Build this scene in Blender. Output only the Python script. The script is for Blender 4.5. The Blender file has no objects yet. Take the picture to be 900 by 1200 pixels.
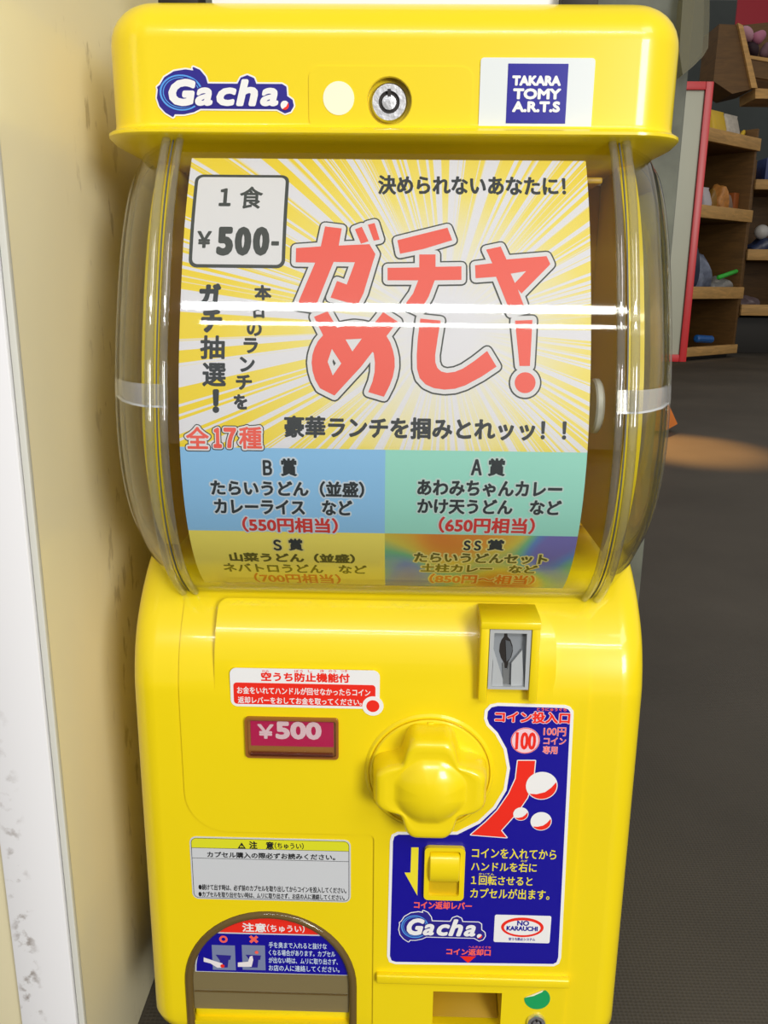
import bpy, bmesh, math, random
from mathutils import Vector, Matrix
from mathutils.geometry import tessellate_polygon, delaunay_2d_cdt
random.seed(7)
S = bpy.context.scene
COL = S.collection
H = 0.55                       # eye height above the floor

# ------------------------------------------------------------ camera
cam_d = bpy.data.cameras.new('camera')
cam_d.sensor_fit = 'VERTICAL'; cam_d.sensor_height = 36; cam_d.lens = 30
cam_d.clip_start = 0.02; cam_d.clip_end = 100
cam = bpy.data.objects.new('camera', cam_d); COL.objects.link(cam)
CM = (Matrix.Rotation(math.radians(1.2), 3, 'Z') @ Matrix.Rotation(math.radians(75), 3, 'X')
      @ Matrix.Rotation(math.radians(0.6), 3, 'Z'))
CO = Vector((0.005, 0, H))
cam.matrix_world = Matrix.Translation(CO) @ CM.to_4x4()
S.camera = cam

# ------------------------------------------------------------ world, lamps, exposure
S.view_settings.view_transform = 'Standard'
S.view_settings.look = 'None'
S.view_settings.gamma = 1
S.view_settings.use_curve_mapping = False
S.view_settings.exposure = 0.0
S.cycles.transparent_max_bounces = 24
S.cycles.max_bounces = 10
S.cycles.caustics_refractive = False
S.cycles.caustics_reflective = False

w = bpy.data.worlds.new('world'); S.world = w; w.use_nodes = True
wn = w.node_tree.nodes['Background']
wn.inputs[0].default_value = (1.0, 0.95, 0.88, 1); wn.inputs[1].default_value = 0.38

def area(name, loc, target, sx, sy, power, color=(1, 1, 1)):
    d = bpy.data.lights.new(name, 'AREA'); d.shape = 'RECTANGLE'; d.size = sx; d.size_y = sy
    d.energy = power; d.color = color
    o = bpy.data.objects.new(name, d); COL.objects.link(o); o.location = loc
    o.rotation_euler = (Vector(target) - Vector(loc)).to_track_quat('-Z', 'Y').to_euler()
    return o
# two fluorescent tubes under the shop ceiling behind the photographer
area('fluorescent_tube', (0.3, -2.32, 2.70), (0.3, 0.45, 0.5), 2.6, 0.085, 27, (0.97, 0.98, 1))
area('fluorescent_tube', (0.3, -2.72, 2.70), (0.3, 0.45, 0.5), 2.6, 0.05, 11, (0.97, 0.98, 1))
# daylight from the open shop front, low and to the right behind the photographer
area('shop_front_daylight', (1.45, -2.1, 1.15), (0, 0.5, 0.5), 0.85, 0.9, 56, (1, 0.98, 0.94))
# hall ceiling light
area('ceiling_light_panel', (1.6, -1.6, 2.8), (0, 0.5, 0.5), 1.2, 0.8, 22, (1, 0.96, 0.9))
area('ceiling_light_panel', (2.6, 3.6, 3.4), (2.4, 6.0, 0.6), 1.6, 1.0, 14, (1, 0.86, 0.66))
sp = bpy.data.lights.new('warm_spot_lamp', 'SPOT'); sp.energy = 700; sp.color = (1, 0.48, 0.12)
sp.spot_size = math.radians(13); sp.spot_blend = 0.9; sp.shadow_soft_size = 0.03
so = bpy.data.objects.new('warm_spot_lamp', sp); COL.objects.link(so); so.location = (0.75, 4.6, 2.2)
so.rotation_euler = (Vector((1.02, 2.98, 0)) - so.location).to_track_quat('-Z', 'Y').to_euler()

# ------------------------------------------------------------ materials
def srgb(r, g, b):
    f = lambda c: c / 12.92 if c <= 0.04045 else ((c + 0.055) / 1.055) ** 2.4
    return (f(r / 255), f(g / 255), f(b / 255), 1)

def mat(name, color, rough=0.4, metal=0.0, coat=0.0, noise=0.0, nscale=8.0, bump=0.0, bscale=200.0, spec=0.5):
    m = bpy.data.materials.new(name); m.use_nodes = True
    nt = m.node_tree; b = nt.nodes['Principled BSDF']
    b.inputs['Base Color'].default_value = color
    b.inputs['Roughness'].default_value = rough
    b.inputs['Metallic'].default_value = metal
    b.inputs['Coat Weight'].default_value = coat
    b.inputs['Coat Roughness'].default_value = 0.06
    b.inputs['Specular IOR Level'].default_value = spec
    tc = nt.nodes.new('ShaderNodeTexCoord')
    if noise:
        n = nt.nodes.new('ShaderNodeTexNoise'); n.inputs['Scale'].default_value = nscale; n.inputs['Detail'].default_value = 6
        nt.links.new(tc.outputs['Object'], n.inputs['Vector'])
        r = nt.nodes.new('ShaderNodeMapRange'); r.inputs[1].default_value = 0.3; r.inputs[2].default_value = 0.7
        r.inputs[3].default_value = 1 - noise; r.inputs[4].default_value = 1 + noise * 0.6
        nt.links.new(n.outputs['Fac'], r.inputs[0])
        mx = nt.nodes.new('ShaderNodeMix'); mx.data_type = 'RGBA'; mx.blend_type = 'MULTIPLY'; mx.inputs[0].default_value = 1
        mx.inputs[6].default_value = color
        nt.links.new(r.outputs[0], mx.inputs[7]); nt.links.new(mx.outputs[2], b.inputs['Base Color'])
    if bump:
        n = nt.nodes.new('ShaderNodeTexNoise'); n.inputs['Scale'].default_value = bscale; n.inputs['Detail'].default_value = 3
        nt.links.new(tc.outputs['Object'], n.inputs['Vector'])
        bp = nt.nodes.new('ShaderNodeBump'); bp.inputs['Strength'].default_value = bump; bp.inputs['Distance'].default_value = 0.001
        nt.links.new(n.outputs['Fac'], bp.inputs['Height']); nt.links.new(bp.outputs[0], b.inputs['Normal'])
    return m

def clear(name, tint=(0.97, 0.97, 0.96, 1), rough=0.03, body=None, amount=0.0, ior=1.45, refl=1.0):
    """thin clear plastic: see-through, with a fresnel sheen; body/amount add a milky colour"""
    m = bpy.data.materials.new(name); m.use_nodes = True; nt = m.node_tree
    nt.nodes.remove(nt.nodes['Principled BSDF']); out = nt.nodes['Material Output']
    t = nt.nodes.new('ShaderNodeBsdfTransparent'); t.inputs[0].default_value = tint
    g = nt.nodes.new('ShaderNodeBsdfGlossy'); g.inputs['Roughness'].default_value = rough
    # fresnel from the angle alone, the same on both faces of the thin sheet
    f0 = ((ior - 1) / (ior + 1)) ** 2
    geo = nt.nodes.new('ShaderNodeNewGeometry'); dt = nt.nodes.new('ShaderNodeVectorMath'); dt.operation = 'DOT_PRODUCT'
    nt.links.new(geo.outputs['Normal'], dt.inputs[0]); nt.links.new(geo.outputs['Incoming'], dt.inputs[1])
    def M_(op, a_, b_=None):
        n_ = nt.nodes.new('ShaderNodeMath'); n_.operation = op
        for i_, q_ in enumerate((a_, b_)):
            if q_ is None: continue
            if isinstance(q_, (int, float)): n_.inputs[i_].default_value = q_
            else: nt.links.new(q_, n_.inputs[i_])
        return n_.outputs[0]
    c_ = M_('ABSOLUTE', dt.outputs['Value']); f_out = M_('ADD', M_('MULTIPLY', M_('POWER', M_('SUBTRACT', 1.0, c_), 5.0), 1 - f0), f0)
    base = t
    if body:
        d = nt.nodes.new('ShaderNodeBsdfDiffuse'); d.inputs[0].default_value = body
        x = nt.nodes.new('ShaderNodeMixShader'); x.inputs[0].default_value = amount
        nt.links.new(t.outputs[0], x.inputs[1]); nt.links.new(d.outputs[0], x.inputs[2]); base = x
    mul = nt.nodes.new('ShaderNodeMath'); mul.operation = 'MULTIPLY'; mul.inputs[1].default_value = refl
    mul.use_clamp = True; nt.links.new(f_out, mul.inputs[0])
    mx = nt.nodes.new('ShaderNodeMixShader')
    nt.links.new(mul.outputs[0], mx.inputs[0]); nt.links.new(base.outputs[0], mx.inputs[1]); nt.links.new(g.outputs[0], mx.inputs[2])
    nt.links.new(mx.outputs[0], out.inputs[0])
    return m

YEL = mat('yellow_plastic', (0.90, 0.69, 0.004, 1), 0.3, coat=0.45, noise=0.03, nscale=6)
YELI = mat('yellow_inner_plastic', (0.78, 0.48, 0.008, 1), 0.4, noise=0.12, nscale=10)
CLEAR = clear('clear_plastic', refl=1.15)
CLEAR2 = clear('clear_plastic_rim', (0.95, 0.95, 0.92, 1), 0.05, ior=1.55, refl=1.3)
RIM = clear('moulded_clear_rim', (.84, .84, .80, 1), .05, body=(.6, .6, .56, 1), amount=.09, ior=1.7, refl=1.6)
LATCHM = clear('latch_clear', (.93, .93, .92, 1), .08, body=(.8, .8, .8, 1), amount=.22, ior=1.6)  # milky body colour stands in for the latch's white highlight
WHITE = mat('white_print', (0.86, 0.86, 0.86, 1), 0.35)
PAPERW = mat('white_paper', (0.8, 0.8, 0.83, 1), 0.6)
MILK = mat('milky_plastic', (0.72, 0.73, 0.66, 1), 0.35)
DARK = mat('dark_grey_ink', srgb(62, 68, 66), 0.5)
BLACK = mat('black_ink', srgb(25, 25, 28), 0.5)
RED = mat('red_ink', srgb(238, 45, 30), 0.35)
CORAL = mat('coral_ink', srgb(247, 98, 84), 0.5)
PRED = mat('poster_red_ink', srgb(212, 60, 58), 0.5)
PORANGE = mat('poster_orange_ink', srgb(226, 110, 40), 0.5)
NAVY = mat('blue_ink', srgb(18, 8, 150), 0.3, coat=0.2)
LOGOB = mat('logo_blue_ink', srgb(44, 36, 140), 0.3)
LBLUE = mat('light_blue_ink', srgb(86, 158, 236), 0.35)
YINK = mat('yellow_ink', srgb(240, 225, 50), 0.4)
LIME = mat('lime_ink', srgb(222, 222, 40), 0.4)
GREYPRINT = mat('label_grey', srgb(205, 208, 212), 0.4)
MAGENTA = mat('magenta_card', srgb(196, 16, 84), 0.5)
PINKW = mat('pale_pink_ink', srgb(240, 205, 215), 0.5)
GREYP = mat('grey_plastic', srgb(178, 182, 184), 0.4)
DGREY = mat('grey_inner_plastic', srgb(140, 145, 150), 0.45)
HOLE = mat('black_slot', (0.012, 0.008, 0.006, 1), 0.6)
STEEL = mat('steel', (0.85, 0.86, 0.9, 1), 0.3, metal=1, bump=0.25, bscale=400)
GREEN = mat('green_paper_sticker', srgb(20, 160, 90), 0.5)
CREAMDOT = mat('cream_sticker', srgb(246, 244, 214), 0.5)
PBLUE = mat('poster_blue', srgb(146, 203, 250), 0.55)
PMINT = mat('poster_mint', srgb(160, 230, 214), 0.55)
PYEL = mat('poster_yellow', srgb(250, 236, 110), 0.55)
HALO = mat('poster_halo', srgb(205, 222, 238), 0.6)
HALOG = mat('poster_mint_halo', srgb(196, 224, 220), 0.6)
HALOY = mat('poster_pale_halo', srgb(232, 222, 140), 0.6)
TXT = mat('poster_text_ink', srgb(44, 52, 58), 0.55)
OLIVE = mat('poster_olive_ink', srgb(96, 92, 30), 0.55)
STAND = mat('dark_stand', (0.03, 0.028, 0.025, 1), 0.6)
GREYL = mat('drawing_grey', srgb(120, 130, 165), 0.5)
SKIN = mat('drawing_pale', srgb(235, 228, 230), 0.5)

def poster_burst():
    m = mat('poster_sunburst', (1, 1, 1, 1), 0.5); nt = m.node_tree; b = nt.nodes['Principled BSDF']
    N = nt.nodes.new; L = nt.links.new
    uv = N('ShaderNodeUVMap'); uv.uv_map = 'print'
    sep = N('ShaderNodeSeparateXYZ'); L(uv.outputs[0], sep.inputs[0])
    at = N('ShaderNodeMath'); at.operation = 'ARCTAN2'; L(sep.outputs[1], at.inputs[0]); L(sep.outputs[0], at.inputs[1])
    ln = N('ShaderNodeVectorMath'); ln.operation = 'LENGTH'; L(uv.outputs[0], ln.inputs[0])
    n1 = N('ShaderNodeTexNoise'); n1.noise_dimensions = '1D'; n1.inputs['Scale'].default_value = 11; n1.inputs['Detail'].default_value = 3; n1.inputs['Roughness'].default_value = 0.75
    L(at.outputs[0], n1.inputs['W'])
    r = N('ShaderNodeMapRange'); r.inputs[1].default_value = 0.47; r.inputs[2].default_value = 0.50; L(n1.outputs['Fac'], r.inputs[0])
    # rays fade out into a white centre
    r2 = N('ShaderNodeMapRange'); r2.inputs[1].default_value = 0.016; r2.inputs[2].default_value = 0.075; L(ln.outputs['Value'], r2.inputs[0])
    cr = N('ShaderNodeMix'); cr.data_type = 'RGBA'; cr.inputs[6].default_value = srgb(246, 238, 150); cr.inputs[7].default_value = srgb(247, 219, 52)
    r3 = N('ShaderNodeMapRange'); r3.inputs[1].default_value = 0.03; r3.inputs[2].default_value = 0.12; L(ln.outputs['Value'], r3.inputs[0]); L(r3.outputs[0], cr.inputs[0])
    mu = N('ShaderNodeMath'); mu.operation = 'MULTIPLY'; L(r.outputs[0], mu.inputs[0]); L(r2.outputs[0], mu.inputs[1])
    mx = N('ShaderNodeMix'); mx.data_type = 'RGBA'; mx.inputs[6].default_value = srgb(232, 232, 240)
    L(mu.outputs[0], mx.inputs[0]); L(cr.outputs[2], mx.inputs[7]); L(mx.outputs[2], b.inputs['Base Color'])
    return m
BURST = poster_burst()

def rainbow():
    m = mat('poster_rainbow', (1, 1, 1, 1), 0.5); nt = m.node_tree; b = nt.nodes['Principled BSDF']
    N = nt.nodes.new; L = nt.links.new
    uv = N('ShaderNodeUVMap'); uv.uv_map = 'print'
    n = N('ShaderNodeTexNoise'); n.inputs['Scale'].default_value = 16; n.inputs['Detail'].default_value = 0.5
    n.inputs['Distortion'].default_value = 0.6
    L(uv.outputs[0], n.inputs['Vector'])
    c = N('ShaderNodeValToRGB'); e = c.color_ramp.elements
    e[0].position = 0.3; e[0].color = srgb(215, 120, 50); e[1].position = 0.74; e[1].color = srgb(120, 116, 190)
    for p, col in ((0.4, (226, 160, 60)), (0.5, (214, 200, 80)), (0.57, (120, 190, 140)), (0.65, (100, 140, 205))):
        k = e.new(p); k.color = srgb(*col)
    L(n.outputs['Fac'], c.inputs[0]); L(c.outputs[0], b.inputs['Base Color'])
    return m
RAINBOW = rainbow()

def wall_mat():
    m = mat('cream_laminate', srgb(236, 226, 188), 0.16, noise=0.05, nscale=3, spec=0.6); nt = m.node_tree; b = nt.nodes['Principled BSDF']
    N = nt.nodes.new; L = nt.links.new
    src = b.inputs['Base Color'].links[0].from_socket
    g = N('ShaderNodeNewGeometry')
    # a scuffed strip of small brown smears where machines have rubbed the laminate
    mp = N('ShaderNodeMapping'); mp.inputs['Scale'].default_value = (1, 40, 16); L(g.outputs['Position'], mp.inputs[0])
    n = N('ShaderNodeTexNoise'); n.inputs['Scale'].default_value = 2.6; n.inputs['Detail'].default_value = 7; L(mp.outputs[0], n.inputs['Vector'])
    r = N('ShaderNodeMapRange'); r.inputs[1].default_value = 0.60; r.inputs[2].default_value = 0.68; L(n.outputs['Fac'], r.inputs[0])
    sp_ = N('ShaderNodeSeparateXYZ'); L(g.outputs['Position'], sp_.inputs[0])
    a = N('ShaderNodeMath'); a.operation = 'SUBTRACT'; a.inputs[1].default_value = 0.575; L(sp_.outputs[1], a.inputs[0])
    a2 = N('ShaderNodeMath'); a2.operation = 'ABSOLUTE'; L(a.outputs[0], a2.inputs[0])
    r2 = N('ShaderNodeMapRange'); r2.inputs[1].default_value = 0.02; r2.inputs[2].default_value = 0.06; r2.inputs[3].default_value = 0.38; r2.inputs[4].default_value = 0; L(a2.outputs[0], r2.inputs[0])
    mu = N('ShaderNodeMath'); mu.operation = 'MULTIPLY'; L(r.outputs[0], mu.inputs[0]); L(r2.outputs[0], mu.inputs[1])
    mx = N('ShaderNodeMix'); mx.data_type = 'RGBA'; mx.inputs[7].default_value = srgb(105, 78, 38)
    L(mu.outputs[0], mx.inputs[0]); L(src, mx.inputs[6]); L(mx.outputs[2], b.inputs['Base Color'])
    return m
CREAM = wall_mat()

def trim_mat():
    m = mat('white_trim_paint', srgb(242, 242, 246), 0.4); nt = m.node_tree; b = nt.nodes['Principled BSDF']
    N = nt.nodes.new; L = nt.links.new
    g = N('ShaderNodeNewGeometry')
    n = N('ShaderNodeTexNoise'); n.inputs['Scale'].default_value = 95; n.inputs['Detail'].default_value = 5; L(g.outputs['Position'], n.inputs['Vector'])
    r = N('ShaderNodeMapRange'); r.inputs[1].default_value = 0.55; r.inputs[2].default_value = 0.66; L(n.outputs['Fac'], r.inputs[0])
    sp_ = N('ShaderNodeSeparateXYZ'); L(g.outputs['Position'], sp_.inputs[0])
    rx = N('ShaderNodeMath'); rx.operation = 'ADD'; rx.inputs[1].default_value = 0.221; L(sp_.outputs[0], rx.inputs[0])
    ab = N('ShaderNodeMath'); ab.operation = 'ABSOLUTE'; L(rx.outputs[0], ab.inputs[0])
    r2 = N('ShaderNodeMapRange'); r2.inputs[1].default_value = 0.002; r2.inputs[2].default_value = 0.009; r2.inputs[3].default_value = 1; r2.inputs[4].default_value = 0; L(ab.outputs[0], r2.inputs[0])
    rz = N('ShaderNodeMapRange'); rz.inputs[1].default_value = 0.14; rz.inputs[2].default_value = 0.34; rz.inputs[3].default_value = 0.9; rz.inputs[4].default_value = 0.0; L(sp_.outputs[2], rz.inputs[0])
    mu = N('ShaderNodeMath'); mu.operation = 'MULTIPLY'; L(r.outputs[0], mu.inputs[0]); L(r2.outputs[0], mu.inputs[1])
    mu2 = N('ShaderNodeMath'); mu2.operation = 'MULTIPLY'; L(mu.outputs[0], mu2.inputs[0]); L(rz.outputs[0], mu2.inputs[1])
    mx = N('ShaderNodeMix'); mx.data_type = 'RGBA'; mx.inputs[6].default_value = (0.93, 0.93, 0.95, 1); mx.inputs[7].default_value = srgb(128, 112, 98)
    L(mu2.outputs[0], mx.inputs[0]); L(mx.outputs[2], b.inputs['Base Color'])
    return m
TRIM = trim_mat()
CONC = mat('concrete', srgb(102, 105, 95), 0.75, noise=0.6, nscale=14, bump=0.5, bscale=60)
GWALL = mat('grey_wall_paint', srgb(80, 88, 88), 0.7, noise=0.1, nscale=3)

def floor_mat():
    m = mat('dark_mat', srgb(64, 60, 52), 0.55); nt = m.node_tree; b = nt.nodes['Principled BSDF']
    N = nt.nodes.new; L = nt.links.new
    g = N('ShaderNodeNewGeometry')
    n = N('ShaderNodeTexNoise'); n.inputs['Scale'].default_value = 2.2; n.inputs['Detail'].default_value = 5; L(g.outputs['Position'], n.inputs['Vector'])
    v = N('ShaderNodeTexVoronoi'); v.inputs['Scale'].default_value = 300; v.inputs['Randomness'].default_value = 0.15; L(g.outputs['Position'], v.inputs['Vector'])
    r = N('ShaderNodeMapRange'); r.inputs[1].default_value = 0.25; r.inputs[2].default_value = 0.75; r.inputs[3].default_value = 0.6; r.inputs[4].default_value = 1.25; L(n.outputs['Fac'], r.inputs[0])
    r2 = N('ShaderNodeMapRange'); r2.inputs[1].default_value = 0; r2.inputs[2].default_value = 0.6; r2.inputs[3].default_value = 0.84; r2.inputs[4].default_value = 1.06; L(v.outputs['Distance'], r2.inputs[0])
    mu = N('ShaderNodeMath'); mu.operation = 'MULTIPLY'; L(r.outputs[0], mu.inputs[0]); L(r2.outputs[0], mu.inputs[1])
    mx = N('ShaderNodeMix'); mx.data_type = 'RGBA'; mx.blend_type = 'MULTIPLY'; mx.inputs[0].default_value = 1; mx.inputs[6].default_value = srgb(76, 71, 63)
    L(mu.outputs[0], mx.inputs[7]); L(mx.outputs[2], b.inputs['Base Color'])
    bp = N('ShaderNodeBump'); bp.inputs['Strength'].default_value = 0.5; bp.inputs['Distance'].default_value = 0.001; L(v.outputs['Distance'], bp.inputs['Height']); L(bp.outputs[0], b.inputs['Normal'])
    return m
FLOORM = floor_mat()

def wood_mat(name, c):
    m = mat(name, c, 0.55); nt = m.node_tree; b = nt.nodes['Principled BSDF']; N = nt.nodes.new; L = nt.links.new
    tc = N('ShaderNodeTexCoord'); mp = N('ShaderNodeMapping'); mp.inputs['Scale'].default_value = (2, 2, 14); L(tc.outputs['Object'], mp.inputs[0])
    n = N('ShaderNodeTexNoise'); n.inputs['Scale'].default_value = 3; n.inputs['Detail'].default_value = 6; n.inputs['Distortion'].default_value = 1; L(mp.outputs[0], n.inputs['Vector'])
    r = N('ShaderNodeMapRange'); r.inputs[1].default_value = 0.3; r.inputs[2].default_value = 0.7; r.inputs[3].default_value = 0.75; r.inputs[4].default_value = 1.15; L(n.outputs['Fac'], r.inputs[0])
    mx = N('ShaderNodeMix'); mx.data_type = 'RGBA'; mx.blend_type = 'MULTIPLY'; mx.inputs[0].default_value = 1; mx.inputs[6].default_value = c
    L(r.outputs[0], mx.inputs[7]); L(mx.outputs[2], b.inputs['Base Color'])
    return m
WOODL = wood_mat('light_wood', srgb(214, 168, 100))
WOODD = wood_mat('brown_wood', srgb(112, 80, 38))

# ------------------------------------------------------------ object helpers
def link(name, me, mats, parent=None, smooth=None):
    if not isinstance(mats, (list, tuple)): mats = [mats]
    for m in mats: me.materials.append(m)
    o = bpy.data.objects.new(name, me); COL.objects.link(o)
    if smooth is not None:
        me.set_sharp_from_angle(angle=math.radians(smooth)); 
        for p in me.polygons: p.use_smooth = True
    if parent:
        # children are modelled in world space; shift them to the parent's frame
        me.transform(parent_world(parent).inverted()); o.parent = parent
    return o
def parent_world(p):
    M = Matrix.Identity(4)
    while p: M = p.matrix_basis @ M; p = p.parent
    return M
def thing(name, label, cat, loc, group=None):
    o = bpy.data.objects.new(name, None); COL.objects.link(o); o.location = loc; o.empty_display_size = 0.05
    o['label'] = label; o['category'] = cat
    if group: o['group'] = group
    return o
def bm_obj(name, bm, mats, parent=None, bevel=0, seg=2, smooth=35, loc=None):
    bmesh.ops.remove_doubles(bm, verts=bm.verts, dist=1e-6)
    bmesh.ops.recalc_face_normals(bm, faces=bm.faces)
    if bevel:
        es = [e for e in bm.edges if len(e.link_faces) == 2 and e.calc_face_angle(0) > math.radians(40)]
        bmesh.ops.bevel(bm, geom=es, offset=bevel, segments=seg, profile=0.5, affect='EDGES', clamp_overlap=True)
    me = bpy.data.meshes.new(name); bm.to_mesh(me); bm.free()
    if loc is not None and parent is None:
        me.transform(Matrix.Translation(-Vector(loc)))
    o = link(name, me, mats, parent, smooth)
    if loc is not None and parent is None: o.location = loc
    return o
def box(bm, x0, x1, y0, y1, z0, z1, mtx=None):
    vs = [bm.verts.new((x, y, z)) for x in (x0, x1) for y in (y0, y1) for z in (z0, z1)]
    for f in ((0, 1, 3, 2), (4, 6, 7, 5), (0, 4, 5, 1), (2, 3, 7, 6), (0, 2, 6, 4), (1, 5, 7, 3)):
        bm.faces.new([vs[i] for i in f])
    if mtx: bmesh.ops.transform(bm, matrix=mtx, verts=vs)
    return vs
def loft(bm, rings, caps=True):
    rows = [[bm.verts.new(p) for p in r] for r in rings]
    n = len(rows[0])
    for a, b in zip(rows, rows[1:]):
        for i in range(n): bm.faces.new((a[i], a[(i + 1) % n], b[(i + 1) % n], b[i]))
    if caps: bm.faces.new(rows[0][::-1]); bm.faces.new(rows[-1])
    return rows
def rrect(x0, x1, y0, y1, r, z=None, n=7):
    pts = []
    for cx, cy, a0 in ((x1 - r, y1 - r, 0), (x0 + r, y1 - r, 90), (x0 + r, y0 + r, 180), (x1 - r, y0 + r, 270)):
        for i in range(n + 1):
            a = math.radians(a0 + 90 * i / n); pts.append((cx + r * math.cos(a), cy + r * math.sin(a)))
    return [(x, y, z) for x, y in pts] if z is not None else pts
def lathe_y(bm, cx, cz, prof, n=48):
    """rings round an axis along Y: prof = [(radius, y)]"""
    rings = [[(cx + r * math.cos(2 * math.pi * i / n), y, cz + r * math.sin(2 * math.pi * i / n)) for i in range(n)] for r, y in prof]
    return loft(bm, rings)
def catmull(pts, n=8):
    P = [pts[0]] + list(pts) + [pts[-1]]; out = []
    for i in range(1, len(P) - 2):
        p0, p1, p2, p3 = P[i - 1:i + 3]
        for k in range(n):
            t = k / n
            out.append(tuple(0.5 * (2 * b + (c - a) * t + (2 * a - 5 * b + 4 * c - d) * t * t + (3 * b - a - 3 * c + d) * t ** 3) for a, b, c, d in zip(p0, p1, p2, p3)))
    out.append(tuple(pts[-1])); return out

# ------------------------------------------------------------ surfaces that carry print
def ray(px, py): return CM @ Vector(((px - 450) / 1000, -(py - 600) / 1000, -1))
class Plane:
    """upright plane y = Y; u = x, v = z"""
    flat = True
    def __init__(s, Y): s.Y = Y
    def uv(s, px, py):
        d = ray(px, py); p = CO + d * ((s.Y - CO.y) / d.y); return (p.x, p.z)
    def p3(s, u, v, off=0): return (u, s.Y - off, v)
class Prof:
    """a (y, z) outline swept along x; v = minus the arc length from its top, u = x"""
    flat = False
    def __init__(s, pts):
        s.P = [Vector((a, b)) for a, b in pts]; s.L = [0]
        for a, b in zip(s.P, s.P[1:]): s.L.append(s.L[-1] + (b - a).length)
        s.N = []
        for i in range(len(s.P)):
            t = s.P[min(i + 1, len(s.P) - 1)] - s.P[max(i - 1, 0)]; t.normalize(); s.N.append(Vector((t.y, -t.x)))
    def uv(s, px, py):
        d = ray(px, py); o = Vector((CO.y, CO.z)); e = Vector((d.y, d.z)); best = None
        for i, (a, b) in enumerate(zip(s.P, s.P[1:])):
            f = b - a; det = e.x * (-f.y) + f.x * e.y
            if abs(det) < 1e-12: continue
            r = a - o; t = (r.x * (-f.y) + f.x * r.y) / det; k = (e.x * r.y - e.y * r.x) / det
            if -1e-6 <= k <= 1 + 1e-6 and t > 0 and (best is None or t < best[0]): best = (t, s.L[i] + k * f.length)
        if best is None: raise ValueError('ray misses surface %s %s' % (px, py))
        return (CO.x + d.x * best[0], -best[1])
    def p3(s, u, v, off=0):
        a = min(max(-v, 0), s.L[-1] - 1e-9); i = 0
        import bisect
        i = min(max(bisect.bisect_right(s.L, a) - 1, 0), len(s.P) - 2)
        k = (a - s.L[i]) / (s.L[i + 1] - s.L[i])
        p = s.P[i].lerp(s.P[i + 1], k); n = s.N[i].lerp(s.N[i + 1], k).normalized()
        p = p + n * off
        return (u, p.x, p.y)
def grid_cut(bm, step):
    """bisect a flat (u,v,0) mesh along v so that it can follow a curved surface"""
    if not bm.verts: return
    lo = min(v.co.y for v in bm.verts); hi = max(v.co.y for v in bm.verts)
    k = math.ceil(lo / step)
    while k * step < hi:
        bmesh.ops.bisect_plane(bm, geom=list(bm.verts) + list(bm.edges) + list(bm.faces), plane_co=(0, k * step, 0), plane_no=(0, 1, 0), dist=1e-7)
        k += 1
def plate(name, surf, loops, off0, off1, mats, parent=None, step=0.004, uvc=None, smooth=35, extra=None):
    """solid plate with outline loops[0] (holes after it) in (u,v), lying on a surface from off0 to off1"""
    tri = tessellate_polygon([[Vector((u, v, 0)) for u, v in lp] for lp in loops])
    flat = [p for lp in loops for p in lp]
    bm = bmesh.new(); vs = [bm.verts.new((u, v, 0)) for u, v in flat]
    for t in tri:
        try: bm.faces.new([vs[i] for i in t])
        except ValueError: pass
    if not surf.flat: grid_cut(bm, step)
    bmesh.ops.recalc_face_normals(bm, faces=bm.faces)
    me = bpy.data.meshes.new(name); o1 = off1 if callable(off1) else (lambda u, v: off1)
    base = [v.co.copy() for v in bm.verts]; bm.verts.index_update()
    V = [surf.p3(c.x, c.y, o1(c.x, c.y)) for c in base] + [surf.p3(c.x, c.y, off0) for c in base]
    n = len(base); F = []
    for f in bm.faces:
        ids = [v.index for v in f.verts]; F.append(ids); F.append([i + n for i in ids[::-1]])
    for e in bm.edges:
        if len(e.link_faces) == 1:
            a, b = e.verts[0].index, e.verts[1].index; F.append([a, b, b + n, a + n])
    me.from_pydata(V, [], F); bm.free()
    b2 = bmesh.new(); b2.from_mesh(me); bmesh.ops.recalc_face_normals(b2, faces=b2.faces); b2.to_mesh(me); b2.free()
    if uvc:
        ul = me.uv_layers.new(name='print'); UVV = [(c.x - uvc[0], c.y - uvc[1]) for c in base] * 2
        for lp in me.loops: ul.data[lp.index].uv = UVV[lp.vertex_index]
    return link(name, me, mats, parent, smooth)

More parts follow.
